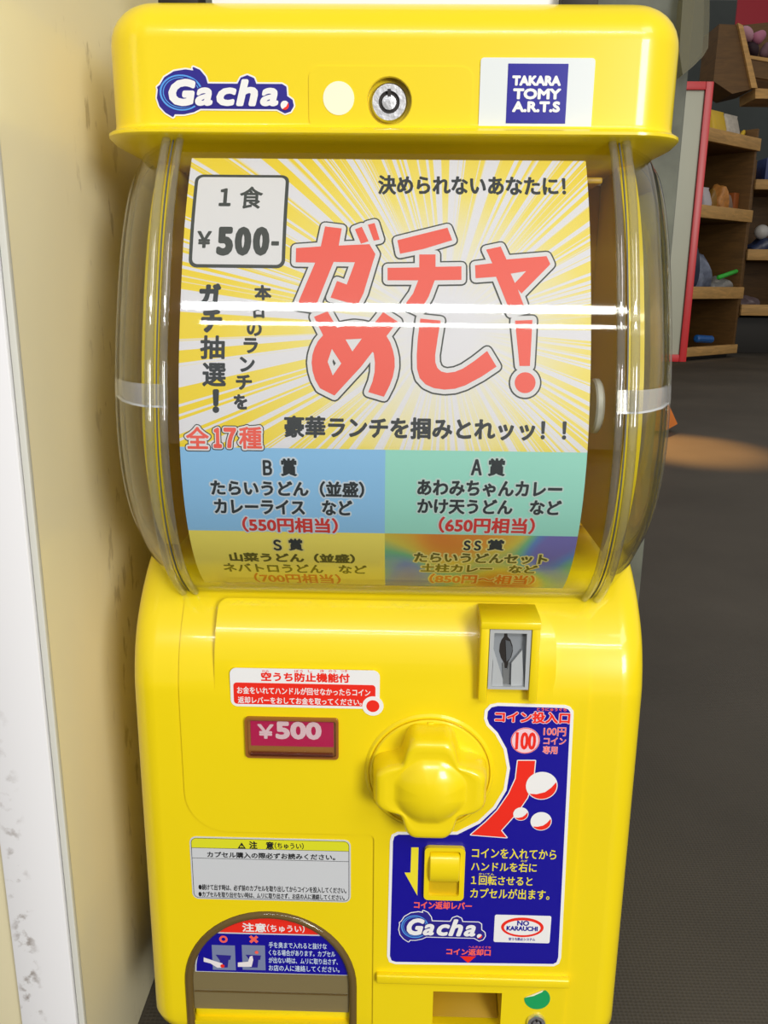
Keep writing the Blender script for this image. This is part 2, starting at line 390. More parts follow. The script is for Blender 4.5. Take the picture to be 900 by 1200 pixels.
# ------------------------------------------------------------ print: filled shapes with outlines
def islands(n, faces):
    par = list(range(n))
    def find(a):
        while par[a] != a: par[a] = par[par[a]]; a = par[a]
        return a
    for f in faces:
        r = find(f[0])
        for i in f[1:]: par[find(i)] = r
    out = {}
    for f in faces: out.setdefault(find(f[0]), []).append(f)
    return list(out.values())
def widen(verts, faces, edges, wd):
    """union of the faces with a strip along every outline edge and a dot on every corner"""
    W = 1000.0; ids = sorted({i for f in faces for i in f}); mp = {i: k for k, i in enumerate(ids)}
    P = [Vector((verts[i][0] * W, verts[i][1] * W)) for i in ids]; FF = [[mp[i] for i in f] for f in faces]; used = set()
    for a, b in edges:
        A = Vector(verts[a]); B = Vector(verts[b]); d = B - A; L = d.length
        used |= {a, b}
        if L < 1e-7: continue
        nn = Vector((-d.y, d.x)) / L * wd; b0 = len(P)
        P += [(A - nn) * W, (B - nn) * W, (B + nn) * W, (A + nn) * W]; FF.append([b0, b0 + 1, b0 + 2, b0 + 3])
    q = 12 if wd > 0.0008 else (6 if wd > .00012 else 4)
    for a in used:
        b0 = len(P); A = verts[a]
        P += [Vector(((A[0] + wd * math.cos((i + .3) * 2 * math.pi / q)) * W, (A[1] + wd * math.sin((i + .3) * 2 * math.pi / q)) * W)) for i in range(q)]
        FF.append(list(range(b0, b0 + q)))
    G = []
    for f in FF:
        ar_ = sum(P[f[i - 1]].x * P[f[i]].y - P[f[i]].x * P[f[i - 1]].y for i in range(len(f)))
        if abs(ar_) > 1e-7: G.append(f if ar_ > 0 else f[::-1])
    r = delaunay_2d_cdt(P, [], G, 0, 1e-4, True)
    Q = r[0]
    def inside(c, g):
        for i in range(len(g)):
            a, b = P[g[i - 1]], P[g[i]]
            if (b.x - a.x) * (c.y - a.y) - (b.y - a.y) * (c.x - a.x) < -1e-5: return False
        return True
    keep = []
    for f, o in zip(r[2], r[5]):
        if not o: continue
        c = (Q[f[0]] + Q[f[1]] + Q[f[2]]) / 3
        if any(inside(c, G[i]) for i in o): keep.append(f)
    return [(p.x / W, p.y / W) for p in Q], keep
class Ink:
    """collects flat shapes in several layers of one mesh and lays them on a surface"""
    def __init__(s, surf): s.surf = surf; s.V = []; s.F = []; s.M = []; s.mats = []
    def slot(s, m):
        if m not in s.mats: s.mats.append(m)
        return s.mats.index(m)
    def shape(s, verts, faces, bedges, layers, off):
        """layers: [(material, outline width)] from the back to the front"""
        isl = islands(len(verts), faces)
        for k, (m, wd) in enumerate(layers):
            mi = s.slot(m)
            if wd <= 0: s.lay(verts, faces, mi, off + k * 0.00007); continue
            for n, fs in enumerate(isl):
                inside = {i for f in fs for i in f}
                LV, LF = widen(verts, fs, [e for e in bedges if e[0] in inside], wd)
                s.lay(LV, LF, mi, off + k * 0.00007 + (n % 7) * 0.000003)
    def lay(s, LV, LF, mi, z):
        bm = bmesh.new(); vs = [bm.verts.new((u, v, 0)) for u, v in LV]
        for f in LF:
            try: bm.faces.new([vs[i] for i in f])
            except ValueError: pass
        bmesh.ops.delete(bm, geom=[v for v in bm.verts if not v.link_faces], context='VERTS')
        bm.normal_update()
        for f in bm.faces:
            if f.normal.z < 0: f.normal_flip()
        if not s.surf.flat: grid_cut(bm, 0.005)
        bm.verts.index_update(); b0 = len(s.V)
        s.V += [s.surf.p3(v.co.x, v.co.y, z) for v in bm.verts]
        for f in bm.faces: s.F.append([b0 + v.index for v in f.verts]); s.M.append(mi)
        bm.free()
    def poly(s, loops, layers, off):
        tri = tessellate_polygon([[Vector((u, v, 0)) for u, v in lp] for lp in loops])
        flat = [p for lp in loops for p in lp]; be = []; k = 0
        for lp in loops:
            be += [(k + i, k + (i + 1) % len(lp)) for i in range(len(lp))]; k += len(lp)
        s.shape(flat, tri, be, layers, off)
    def done(s, name, parent=None):
        me = bpy.data.meshes.new(name); me.from_pydata(s.V, [], s.F)
        me.polygons.foreach_set('material_index', s.M)
        return link(name, me, s.mats, parent)

_cache = {}
def glyphs(text):
    """outline of a piece of text set in Blender's own font, scaled to its unit box"""
    if text in _cache: return _cache[text]
    c = bpy.data.curves.new('text', 'FONT'); c.body = text; c.resolution_u = 2 if len(text) > 12 else 3; c.fill_mode = 'FRONT'
    o = bpy.data.objects.new('text', c); COL.objects.link(o)
    dg = bpy.context.evaluated_depsgraph_get(); me = bpy.data.meshes.new_from_object(o.evaluated_get(dg))
    bm = bmesh.new(); bm.from_mesh(me); bmesh.ops.remove_doubles(bm, verts=bm.verts, dist=1e-5); bm.verts.index_update()
    V = [(v.co.x, v.co.y) for v in bm.verts]; F = [[v.index for v in f.verts] for f in bm.faces]
    E = [(e.verts[0].index, e.verts[1].index) for e in bm.edges if len(e.link_faces) == 1]
    bm.free(); bpy.data.objects.remove(o); bpy.data.curves.remove(c); bpy.data.meshes.remove(me)
    xs = [p[0] for p in V]; ys = [p[1] for p in V]; x0, x1, y0, y1 = min(xs), max(xs), min(ys), max(ys)
    V = [((x - x0) / (x1 - x0), (y - y0) / (y1 - y0)) for x, y in V]
    _cache[text] = (V, F, E, (x1 - x0) / (y1 - y0)); return _cache[text]
def uvbox(surf, x0, y0, x1, y1):
    """a picture box turned into a box on the surface: (u0, v0, u1, v1), v0 at the bottom"""
    cx, cy = (x0 + x1) / 2, (y0 + y1) / 2
    u0 = surf.uv(x0, cy)[0]; u1 = surf.uv(x1, cy)[0]; v1 = surf.uv(cx, y0)[1]; v0 = surf.uv(cx, y1)[1]
    return u0, v0, u1, v1
def letter(ink, text, bx, layers, off, slant=0.0, px=True, shrink=None):
    """text fitted into a box; outline widths are drawn inwards of the given box"""
    u0, v0, u1, v1 = uvbox(ink.surf, *bx) if px else bx
    V, F, E, _ = glyphs(text)
    g = layers[-1][1] if shrink is None else shrink
    u0 += g; u1 -= g; v0 += g; v1 -= g
    P = [(u0 + x * (u1 - u0) + slant * (y - 0.5) * (v1 - v0), v0 + y * (v1 - v0)) for x, y in V]
    ink.shape(P, F, E, layers, off)
def text(surf, s, bx, layers, off, parent, slant=0.0, name='lettering', label=None):
    k = Ink(surf); letter(k, s, bx, layers, off, slant); o = k.done(name, parent)
    if label: o['label'] = label
    return o
def rr_px(surf, x0, y0, x1, y1, r, n=6, grow=0):
    u0, v0, u1, v1 = uvbox(surf, x0, y0, x1, y1)
    return rrect(u0 - grow, u1 + grow, v0 - grow, v1 + grow, r, n=n)
def px_loop(surf, pts): return [surf.uv(*p) for p in pts]
def circ(c, r, n=32, sx=1): return [(c[0] + sx * r * math.cos(2 * math.pi * i / n), c[1] + r * math.sin(2 * math.pi * i / n)) for i in range(n)]
PX = 0.00046     # about one photo pixel on the machine's front, in metres

# ============================================================ THE SETTING
def struct(name, bm, m, bevel=0, label=None):
    o = bm_obj(name, bm, m, None, bevel); o['kind'] = 'structure'
    if label: o['label'] = label
    return o
bm = bmesh.new(); box(bm, -6, 14, -4, 13, -0.1, 0); struct('floor', bm, FLOORM, label='dark grey textured floor')
bm = bmesh.new(); box(bm, -6, 14, 12.0, 12.2, 0, 4); struct('wall_back', bm, GWALL, label='grey painted wall behind the toy shelves')
bm = bmesh.new(); box(bm, -0.30, -0.1902, 0.436, 2.2, 0, 2.4); struct('wall_left', bm, CREAM, 0.001, 'glossy cream laminate partition beside the machine')
bm = bmesh.new(); box(bm, -0.2290, -0.1942, 0.4305, 0.4362, 0, 2.4); struct('trim_1', bm, TRIM, 0.0008, 'scuffed white strip on the partition edge')
bm = bmesh.new(); box(bm, -0.1934, -0.1897, 0.4322, 0.4365, 0, 2.4); struct('trim_2', bm, mat('pale_edge_strip', srgb(222, 222, 212), 0.4), 0.0006, 'thin off-white edge strip of the partition')
bm = bmesh.new(); box(bm, -0.7, 0.243, 0.80, 1.25, 0, 3.0); struct('wall_pillar', bm, CONC, 0.004, 'rough grey concrete pillar behind the machine')

# ============================================================ THE MACHINE
XC = -0.0015
mach = thing('capsule_toy_machine', 'bright yellow capsule toy machine with a clear barrel window', 'vending machine', (XC, 0.6, 0.0))

# ---- body: outline of its front in (y, z)
FY = 0.452
def bz(z): return H + z
BODY_PTS = [(0.560, bz(-.160)), (0.520, bz(-.1615)), (0.500, bz(-.166)), (0.484, bz(-.177)), (0.470, bz(-.191)), (0.4595, bz(-.206)), (0.4535, bz(-.224)), (0.452, bz(-.245)), (0.452, bz(-.33)), (0.452, bz(-.40)), (0.452, bz(-.468))]
BP = catmull(BODY_PTS, 6)
BS = Prof(BP)
def body_mesh():
    bm = bmesh.new(); rings = []
    seq = list(reversed(BP))
    rings.append(rrect(XC - .135, XC + .134, FY + .014, .745, .014, bz(-.482)))
    rings.append(rrect(XC - .147, XC + .146, FY + .004, .757, .018, bz(-.4795)))
    rings.append(rrect(XC - .1515, XC + .1495, FY + .0005, .7605, .018, bz(-.474)))
    for y, z in seq:
        t = (bz(-.2) - z) / 0.28           # sides draft out slightly towards the base
        hw = 0.1515 + 0.001 * max(0, min(1, t)); top = max(0, z - bz(-.2)) / 0.04
        hw -= 0.0015 * top ** 2
        rings.append(rrect(XC - hw - .0005, XC + hw - .0005, y, .76, 0.016, z))
    loft(bm, rings)
    return bm
bm = body_mesh()
body = bm_obj('body', bm, YEL, mach, smooth=30)

def cut(obj, bm):
    bmesh.ops.recalc_face_normals(bm, faces=bm.faces)
    me = bpy.data.meshes.new('cutter'); bm.to_mesh(me); bm.free()
    c = bpy.data.objects.new('cutter', me); COL.objects.link(c)
    m = obj.modifiers.new('cut', 'BOOLEAN'); m.operation = 'DIFFERENCE'; m.object = c; m.solver = 'EXACT'
    bpy.context.view_layer.update()
    dg = bpy.context.evaluated_depsgraph_get(); new = bpy.data.meshes.new_from_object(obj.evaluated_get(dg))
    obj.modifiers.clear(); old = obj.data; obj.data = new; bpy.data.meshes.remove(old)
    bpy.data.objects.remove(c); bpy.data.meshes.remove(me)
    new.set_sharp_from_angle(angle=math.radians(30))
    for p in new.polygons: p.use_smooth = True; p.material_index = 0
def flatten(o):
    m = o.modifiers.new('weighted', 'WEIGHTED_NORMAL'); m.keep_sharp = True; m.weight = 100
def prism_y(bm, loop, y0, y1):
    loft(bm, [[(u, y0, v) for u, v in loop], [(u, y1, v) for u, v in loop]])

FP = Plane(FY)                       # the flat front of the body
# arched chute opening
ax0, az0 = FP.uv(219, 1190); ax1, _ = FP.uv(418, 1190); _, az1 = FP.uv(322, 1068)
acx, ar = (ax0 + ax1) / 2, (ax1 - ax0) / 2
zb = bz(-.469)
asp = az1 - ar * 1.0
def arch(grow=0.0, zlow=None, flat=1.0):
    r = ar + grow; pts = [(acx + r * math.cos(math.pi * i / 28), az1 - ar + r * math.sin(math.pi * i / 28)) for i in range(29)]
    zl = zb if zlow is None else zlow
    if zl < pts[0][1] - 1e-4: pts = [(acx + r, zl)] + pts + [(acx - r, zl)]
    return pts
bm = bmesh.new(); prism_y(bm, arch(), FY - .03, FY + .075); cut(body, bm)
# coin return opening
ru0, _, ru1, rv1 = uvbox(FP, 507, 1161, 587, 1200)
bm = bmesh.new(); box(bm, ru0, ru1, FY - .03, FY + .06, bz(-.470), rv1); cut(body, bm)

flatten(body)
# ---- raised front panel (L shaped) following the shoulder
sl0 = FP.uv(217, 930)[0]; sr0 = FP.uv(681, 930)[0]
v_top = BS.uv(450, 704)[1]; v_mid = BS.uv(340, 975)[1]; ux = BS.uv(438, 1050)[0]; v_bot = -BS.L[-1] + 0.001
def arc(cx, cy, r, a0, a1, n=8): return [(cx + r * math.cos(math.radians(a0 + (a1 - a0) * i / n)), cy + r * math.sin(math.radians(a0 + (a1 - a0) * i / n))) for i in range(n + 1)]
Lp = [(sl0, v_top)] + arc(sl0 + .026, v_mid + .026, .026, 180, 270) + arc(ux - .004, v_mid - .004, .004, 90, 0) + [(ux, v_bot), (sr0, v_bot), (sr0, v_top)]
v_rt = BS.uv(547, 1161)[1]
ret_hole = [(ru0, v_rt), (ru1, v_rt), (ru1, v_bot + .0008), (ru0, v_bot + .0008)]
panel = plate('front_panel', BS, [Lp, ret_hole], -0.0005, 0.0012, YEL, mach, smooth=25)
# brow: raised band across the top of the panel
bl, _, br, _ = uvbox(BS, 254, 720, 650, 800)
bv0 = BS.uv(450, 709)[1]; bv1 = BS.uv(450, 812)[1]
brow = arc(bl + .006, bv0 - .006, .006, 90, 180, 5) + [(bl - .0005, bv1)] + [(br - .0015, bv1), (br, bv1 + .012), (br, bv1 + .026)] + arc(br - .022, bv0 - .022, .022, 0, 90, 6)
def brow_off(u, v):
    t = (v - bv1) / (bv0 - bv1); return 0.0013 + 0.0052 * (math.sin(min(1, max(0, t) * 1.25) * math.pi / 2)) ** 1.5
plate('brow', BS, [brow], 0, brow_off, YEL, mach, smooth=25)

# ---- cap
CX2 = XC - 0.0020; CY = 0.4955; CP = Plane(CY)
bm = bmesh.new(); R_ = []
def cz(d): return H + d
hw = 0.1560
R_ += [rrect(CX2 - .112, CX2 + .112, CY + .030, .74, .02, cz(.060)), rrect(CX2 - .138, CX2 + .138, CY + .020, .745, .024, cz(.064)), rrect(CX2 - hw - .0005, CX2 + hw + .0005, CY + .001, .768, .027, cz(.0735))]
R_ += [rrect(CX2 - .158, CX2 + .158, CY - .005, .771, .029, cz(.0755)), rrect(CX2 - .1592, CX2 + .1592, CY - .0065, .772, .030, cz(.0770)), rrect(CX2 - .1592, CX2 + .1592, CY - .0065, .772, .030, cz(.0784)), rrect(CX2 - .158, CX2 + .158, CY - .005, .771, .029, cz(.0795))]
R_ += [rrect(CX2 - .1567, CX2 + .1567, CY - .0012, .769, .028, cz(.0806)), rrect(CX2 - hw, CX2 + hw, CY, .768, .027, cz(.083))]
zt = .1455; rt = .022
for i in range(9):
    a = math.radians(90 * i / 8); q = rt * (1 - math.cos(a))
    R_.append(rrect(CX2 - hw + q * 1.0, CX2 + hw - q * 1.0, CY + q, .768 - q, max(.027 - q * 0.9, .006), cz(zt - rt + rt * math.sin(a)), n=7))
loft(bm, R_)
cap = bm_obj('cap', bm, YEL, mach, smooth=28)
lx, lz = CP.uv(456, 119)
bm = bmesh.new(); lathe_y(bm, lx, lz, [(.0118, CY - .02), (.0118, CY + .005)]); cut(cap, bm)
flatten(cap)
# lock plate outline on the cap
u0, v0, u1, v1 = uvbox(CP, 362, 78, 553, 154)
bm = bmesh.new(); lp = rrect(u0, u1, v0, v1, .006, n=6); lp2 = circ((lx, lz), .0122)
bm.free()
plate('lock_plate', CP, [lp, lp2], -0.0004, 0.0006, YEL, mach)
lock = bpy.data.objects.new('barrel_lock', None); COL.objects.link(lock); lock.parent = mach; lock.location = (lx - XC, CY - .6, lz); lock['label'] = 'round steel key lock on the yellow cap'
def barrel_lock(par, cx, cz_, Y, r):
    bm = bmesh.new(); lathe_y(bm, cx, cz_, [(r, Y + .0035), (r, Y + .0012), (r * .92, Y), (r * .58, Y), (r * .54, Y + .0022), (r * .42, Y + .0022), (r * .38, Y + .0002), (r * .12, Y)], 40)
    bm_obj('lock_cylinder', bm, STEEL, par, smooth=25)
    bm = bmesh.new(); lathe_y(bm, cx, cz_, [(r * .565, Y + .0021), (r * .565, Y + .0015), (r * .40, Y + .0015), (r * .40, Y + .0021)], 32)
    bm_obj('key_groove', bm, HOLE, par)
    bm = bmesh.new(); box(bm, cx - r * .09, cx + r * .09, Y - .0004, Y + .001, cz_ + r * .3, cz_ + r * .66); bm_obj('key_notch', bm, HOLE, par)
barrel_lock(lock, lx, lz, CY + .0015, .0098)
o = plate('dot_sticker', CP, [circ(CP.uv(397, 115.5), .0083, 36)], .0006, .0009, CREAMDOT, mach); o['label'] = 'round cream paper sticker left of the lock'

# ---- logo sticker with the round arrow G
def logo(surf, x0, y0, x1, y1, parent, off, name, keyline=WHITE):
    """logo drawn in its own 0..1 box: navy cloud, light blue swirl, white slanted letters"""
    u0, v0, u1, v1 = uvbox(surf, x0, y0, x1, y1)
    W, Hh = u1 - u0, v1 - v0
    T = lambda x, y: (u0 + x / 900 * 1.0 * W * 900 / 790 - 55 / 790 * W, v1 - (y - 40) / 325 * Hh)      # from a 900 x 403 sketch
    k = Ink(surf); e = W / 160
    swirl = [T(270, 45), T(305, 62), T(335, 105), T(345, 150), T(520, 150), T(540, 110), T(575, 95), T(610, 112), T(622, 150), T(770, 150), T(792, 165), T(795, 225), T(826, 250), T(832, 285), T(815, 318), T(785, 330), T(755, 312), T(740, 303), T(375, 303), T(300, 303), T(262, 325), T(205, 340), T(150, 340), T(140, 358), T(100, 330), T(70, 290), T(58, 240), T(66, 185), T(62, 172), T(78, 158), T(105, 110), T(160, 72), T(225, 60), T(275, 68)]
    k.poly([swirl], [(keyline, 2.6 * e), (LOGOB, 0.9 * e)], off)
    cen = (195, 205)
    for rr, wd in ((112, 5.0), (97, 2.6)):
        pts = []
        for i in range(33):
            a = math.radians(-20 + 330 * i / 32); pts.append((cen[0] + rr * 1.06 * math.cos(a), cen[1] - rr * math.sin(a)))
        out = [T(cen[0] + (p[0] - cen[0]) * (1 + wd / rr), cen[1] + (p[1] - cen[1]) * (1 + wd / rr)) for p in pts]
        inn = [T(cen[0] + (p[0] - cen[0]) * (1 - wd / rr), cen[1] + (p[1] - cen[1]) * (1 - wd / rr)) for p in pts]
        k.poly([out + inn[::-1]], [(LBLUE, 0)], off + .00022)
    def let(s, x, y, x2, y2, wd, sl=0.28):
        a = T(x, y2); b = T(x2, y); letter(k, s, (a[0], a[1], b[0], b[1]), [(LOGOB, wd * e + 1.4 * e), (WHITE, wd * e)], off + .00030, sl, px=False)
    let('G', 122, 116, 272, 292, 2.3, 0.2); let('a', 278, 170, 380, 290, 1.6); let('c', 396, 170, 504, 290, 1.8)
    let('h', 524, 116, 636, 290, 2.0); let('a', 650, 170, 756, 290, 1.6)
    k.poly([circ(T(785, 283), 4.9 * e, 24)], [(WHITE, 0)], off + .00046)
    c = T(785, 283); r = 4.9 * e
    k.poly([[(c[0] + r * math.cos(math.radians(a)), c[1] + r * math.sin(math.radians(a))) for a in range(-125, 36, 10)] + [(c[0] + r * .35, c[1] - r * .25)]], [(RED, 0)], off + .00052)
    return k.done(name, parent)
st = plate('sticker', CP, [circ((0.5 * (CP.uv(185, 0)[0] + CP.uv(343, 0)[0]), CP.uv(260, 108)[1]), .002, 12)], 0, .0001, LOGOB, mach)
st['label'] = 'blue and white slanted logo sticker on the cap'; st.name = 'logo_sticker'
logo(CP, 184, 79, 346, 138, st, .0003, 'lettering')

# ---- maker's plate
u0, v0, u1, v1 = uvbox(CP, 562, 68, 695, 151)
mk = plate('maker_sticker', CP, [rrect(u0, u1, v0, v1, .0018, n=4)], 0, .0006, mat('silver_white_label', srgb(226, 232, 232), 0.3), mach)
mk['label'] = 'white sticker with a blue square of white capitals on the cap'
u0, v0, u1, v1 = uvbox(CP, 594, 75, 664, 145)
plate('blue_square', CP, [[(u0, v0), (u1, v0), (u1, v1), (u0, v1)]], .0006, .0008, NAVY, mk)
for s_, b_ in (('TAKARA', (600, 89, 657, 101)), ('TOMY', (601, 104, 657, 117)), ('A.R.T.S', (600, 119, 656, 132))):
    text(CP, s_, b_, [(WHITE, .0004)], .00095, mk)

# ---- clear barrel window
GP = [(0.62, cz(.118)), (0.565, cz(.108)), (0.52, cz(.092)), (0.492, cz(.070)), (0.468, cz(.035)), (0.4505, cz(-.005)), (0.438, cz(-.045)), (0.4325, cz(-.085)), (0.4375, cz(-.122)), (0.453, cz(-.154)), (0.478, cz(-.178)), (0.515, cz(-.196)), (0.57, cz(-.206)), (0.62, cz(-.208))]
GPc = catmull(GP, 7)
RX = 0.1205
def ring_at(x, s, ox=0):
    cy, czz = 0.60, cz(-.05)
    return [(x, cy + (y - cy) * s, czz + (z - czz) * s) for y, z in GPc]
def sheet(bm, rows):
    vs = [[bm.verts.new(p) for p in r] for r in rows]
    for a, b in zip(vs, vs[1:]):
        for i in range(len(a) - 1): bm.faces.new((a[i], a[i + 1], b[i + 1], b[i]))
def solid(o, t):
    m = o.modifiers.new('thick', 'SOLIDIFY'); m.thickness = t; m.offset = -1; m.use_rim = False
case = bpy.data.objects.new('clear_case', None); COL.objects.link(case); case.parent = mach; case.location = (0, -0.1, H)
bm = bmesh.new(); sheet(bm, [ring_at(XC + x, 1) for x in (-RX, -.06, 0, .06, RX)])
win = bm_obj('window', bm, CLEAR, case, smooth=40); solid(win, .002)
win['label'] = 'clear curved front window'
for sgn in (-1, 1):
    rows = [ring_at(XC + sgn * x, s) for x, s in ((RX + .0002, 1.0), (.126, .985), (.133, .955), (.141, .905), (.147, .85), (.1505, .80), (.1515, .74), (.1515, .60))]
    bm = bmesh.new(); sheet(bm, rows); o = bm_obj('side_dome', bm, CLEAR2, case, smooth=40); solid(o, .002)
    # moulded rims where the window meets the dome: two ridges with a dark seam between
    for x, s, t in ((RX - .0042, 1.004, .0022), (RX + .0030, 1.006, .0024)):
        bm = bmesh.new(); R2 = []
        base = ring_at(XC + sgn * x, s)
        P2 = [Vector(p) for p in base]
        for i, p in enumerate(P2):
            tg = (P2[min(i + 1, len(P2) - 1)] - P2[max(i - 1, 0)]).normalized(); nn = Vector((0, tg.z, -tg.y))
            R2.append([p + Vector((math.cos(a) * t, 0, 0)) + nn * (math.sin(a) * t * .9) for a in [2 * math.pi * j / 10 for j in range(10)]])
        loft(bm, R2); bm_obj('rim', bm, RIM, case, smooth=60)
    # outer rim of the dome
    bm = bmesh.new(); R2 = []; P2 = [Vector(p) for p in ring_at(XC + sgn * .1500, .795)]
    for i, p in enumerate(P2):
        tg = (P2[min(i + 1, len(P2) - 1)] - P2[max(i - 1, 0)]).normalized(); nn = Vector((0, tg.z, -tg.y))
        R2.append([p + Vector((math.cos(a) * .002, 0, 0)) + nn * (math.sin(a) * .004) for a in [2 * math.pi * j / 8 for j in range(8)]])
    loft(bm, R2); bm_obj('rim', bm, RIM, case, smooth=60)
    # thin dark seam
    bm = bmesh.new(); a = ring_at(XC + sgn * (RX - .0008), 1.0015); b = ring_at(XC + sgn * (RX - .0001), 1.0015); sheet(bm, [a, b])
    o = bm_obj('seam', bm, mat('seam_dark_grey', (0.10, 0.10, 0.09, 1), .5), case); solid(o, .0008)
    # clear latch across the dome at mid height
    dome = [(.1150, .996), (.126, .990), (.133, .962), (.141, .912), (.1450, .868), (.1482, .835)]
    bm = bmesh.new()
    S2 = Prof(GPc); mid = S2.uv(450, 468)[1]
    def band(v0_, v1_, add):
        rows = []
        for x, s in dome:
            r = []
            for k_ in range(5):
                _, y, z = S2.p3(0, v0_ + (v1_ - v0_) * k_ / 4, add); r.append((XC + sgn * x, .60 + (y - .60) * s, cz(-.05) + (z - cz(-.05)) * s))
            rows.append(r)
        return rows
    sheet(bm, band(mid + .006, mid - .006, .0004)); o = bm_obj('latch', bm, LATCHM, case, smooth=40); solid(o, .002)
    bm = bmesh.new(); sheet(bm, band(mid - .0050, mid - .0060, .0010)); o = bm_obj('latch_ridge', bm, mat('frosted_clear', (0.75, 0.77, 0.78, 1), .15), case, smooth=40); solid(o, .001)
    # milky axle cap behind the poster edge
    bm = bmesh.new()
    zc = cz(-.066); yy = .486; n = 32
    prof = [(.0145, .1135), (.0155, .1145), (.0155, .1170), (.0135, .1185), (.002, .1188)]
    if sgn < 0: pass
    loft(bm, [[(XC + sgn * x - (-0.0020 if sgn < 0 else 0.0005), yy - r * 1.0 * math.cos(2 * math.pi * i / n), zc + r * math.sin(2 * math.pi * i / n)) for i in range(n)] for r, x in prof])
    o = bm_obj('axle_cap', bm, MILK, mach, smooth=35); o['label'] = 'milky white round axle cap inside the window'
for sgn in (-1, 1):
    r_ = [p for p in ring_at(XC + sgn * .1513, .60)]
    bm = bmesh.new(); sheet(bm, [r_, [(x_, .60, z_) for x_, _, z_ in r_]]); o = bm_obj('end_pane', bm, CLEAR, case); solid(o, .0015)
bm = bmesh.new(); box(bm, XC - .136, XC + .136, .5805, .755, cz(-.159), cz(.0595)); o = bm_obj('rear_housing', bm, YEL, mach, .004); o['label'] = 'yellow rear housing behind the barrel'
# inside: yellow back, upright frames and a floor tray
bm = bmesh.new(); box(bm, XC - .137, XC + .137, .56, .58, cz(-.158), cz(.0595)); bm_obj('inner_back', bm, YELI, mach, .002)
for sgn in (-1, 1):
    bm = bmesh.new()
    pts = [(y, z) for _, y, z in ring_at(0, .86)][16:-24]
    rows = []
    prof_in = [(.5595, z) for y, z in pts]
    a, b = XC + sgn * .1255, XC + sgn * .1345
    loft(bm, [[(a, y, z) for y, z in pts] + [(a, y, z) for y, z in prof_in[::-1]], [(b, y, z) for y, z in pts] + [(b, y, z) for y, z in prof_in[::-1]]])
    o = bm_obj('inner_upright', bm, YEL, mach, smooth=40)
    o['label'] = 'yellow upright inside the clear case'
bm = bmesh.new(); box(bm, XC - .118, XC + .118, .520, .5595, cz(.056), cz(.0595)); bm_obj('inner_ceiling', bm, YELI, mach, .001)

# ============================================================ THE POSTER behind the window
PS = Prof([(y, z) for _, y, z in [Prof(GPc).p3(0, -Prof(GPc).L[-1] * i / 160, -.0034) for i in range(161)]])
pl = PS.uv(209.5, 440)[0]; pr = PS.uv(692, 440)[0]
pt = PS.uv(455, 187)[1]; pbm = PS.uv(455, 686)[1]
po = thing('poster', 'sunburst lunch prize poster curled behind the clear window', 'poster', (XC, 0.46, cz(-.16)))
sun = PS.uv(520, 385)
vm = PS.uv(450, 527)[1]; vn = PS.uv(450, 625)[1]; um = PS.uv(451, 600)[0]
plate('sunburst_print', PS, [[(pl, vm), (pr, vm), (pr, pt), (pl, pt)]], -.0003, 0, BURST, po, uvc=sun, step=.003)
for nm, a, b, c, d, m_ in (('blue_panel', pl, vn, um, vm, PBLUE), ('mint_panel', um, vn, pr, vm, PMINT), ('yellow_panel', pl, pbm, um, vn, PYEL), ('rainbow_panel', um, pbm, pr, vn, RAINBOW)):
    plate(nm, PS, [[(a, b), (c, b), (c, d), (a, d)]], -.0003, 0, m_, po, uvc=(um, vn) if m_ is RAINBOW else None, step=.003)
O1 = .0001
u0, v0, u1, v1 = uvbox(PS, 224, 205, 336, 314)
plate('price_box', PS, [rrect(u0, u1, v0, v1, .0042, n=5)], 0, .00012, DARK, po, step=.003)
plate('price_box', PS, [rrect(u0 + .0018, u1 - .0018, v0 + .0018, v1 - .0018, .0028, n=5)], 0.0001, .0002, PAPERW, po, step=.003)
T1 = lambda s_, b_, l_, **k_: text(PS, s_, b_, l_, k_.pop('off', O1), po, **k_)
T1('１', (257, 221, 271, 242), [(DARK, .0005)], off=.0003)
T1('食', (281, 219, 308, 245), [(DARK, .0003)], off=.0003)
T1('￥', (231, 271, 248, 291), [(DARK, .0004)], off=.0003)
for i_, s_ in enumerate('500'): T1(s_, (254 + 21.2 * i_, 266, 273.5 + 21.2 * i_, 300), [(DARK, .0011)], off=.0003)
T1('-', (318, 283, 327, 288), [(DARK, .0003)], off=.0003)
T1('決められないあなたに！', (443, 206, 663, 229), [(TXT, .0004)])
T1('豪華ランチを掴みとれッッ！！', (333, 489, 664, 515), [(TXT, .00042)])
for s_, b_ in (('全', (218, 500, 245, 526)), ('１', (250, 501, 260, 525)), ('７', (262, 501, 277, 525)), ('種', (280, 500, 307, 526))): T1(s_, b_, [(TXT, .0017), (PAPERW, .0012), (CORAL, .0003 if s_ in '全種' else .0006)])
for s_, x, y, w_ in (('ガ', 246, 346, 26), ('チ', 248, 376, 25), ('抽', 249, 407, 29), ('選', 251, 439, 28), ('！', 253, 470, 8)):
    T1(s_, (x - w_ / 2, y - 14, x + w_ / 2, y + 14), [(TXT, .0004 if s_ in '抽選' else .0008)])
for s_, x, y, w_ in (('本', 308, 343, 20), ('日', 303, 364, 13), ('の', 298, 385, 18), ('ラ', 294, 405, 17), ('ン', 290, 427, 18), ('チ', 286, 448, 19), ('を', 282, 471, 16)):
    T1(s_, (x - w_ / 2, y - 9, x + w_ / 2, y + 9), [(TXT, .0004)], slant=-.1)
hb = lambda m_, h_: [(h_, .0012), (m_, .00035)]
T1('Ｂ', (308, 539, 319, 557), hb(TXT, HALO)); T1('賞', (329, 537, 348, 558), hb(TXT, HALO))
T1('たらいうどん（並盛）', (247, 563, 427, 582), hb(TXT, HALO)); T1('カレーライス　など', (251, 585, 413, 603), hb(TXT, HALO))
T1('（550円相当）', (284, 606, 396, 624), hb(PRED, HALO))
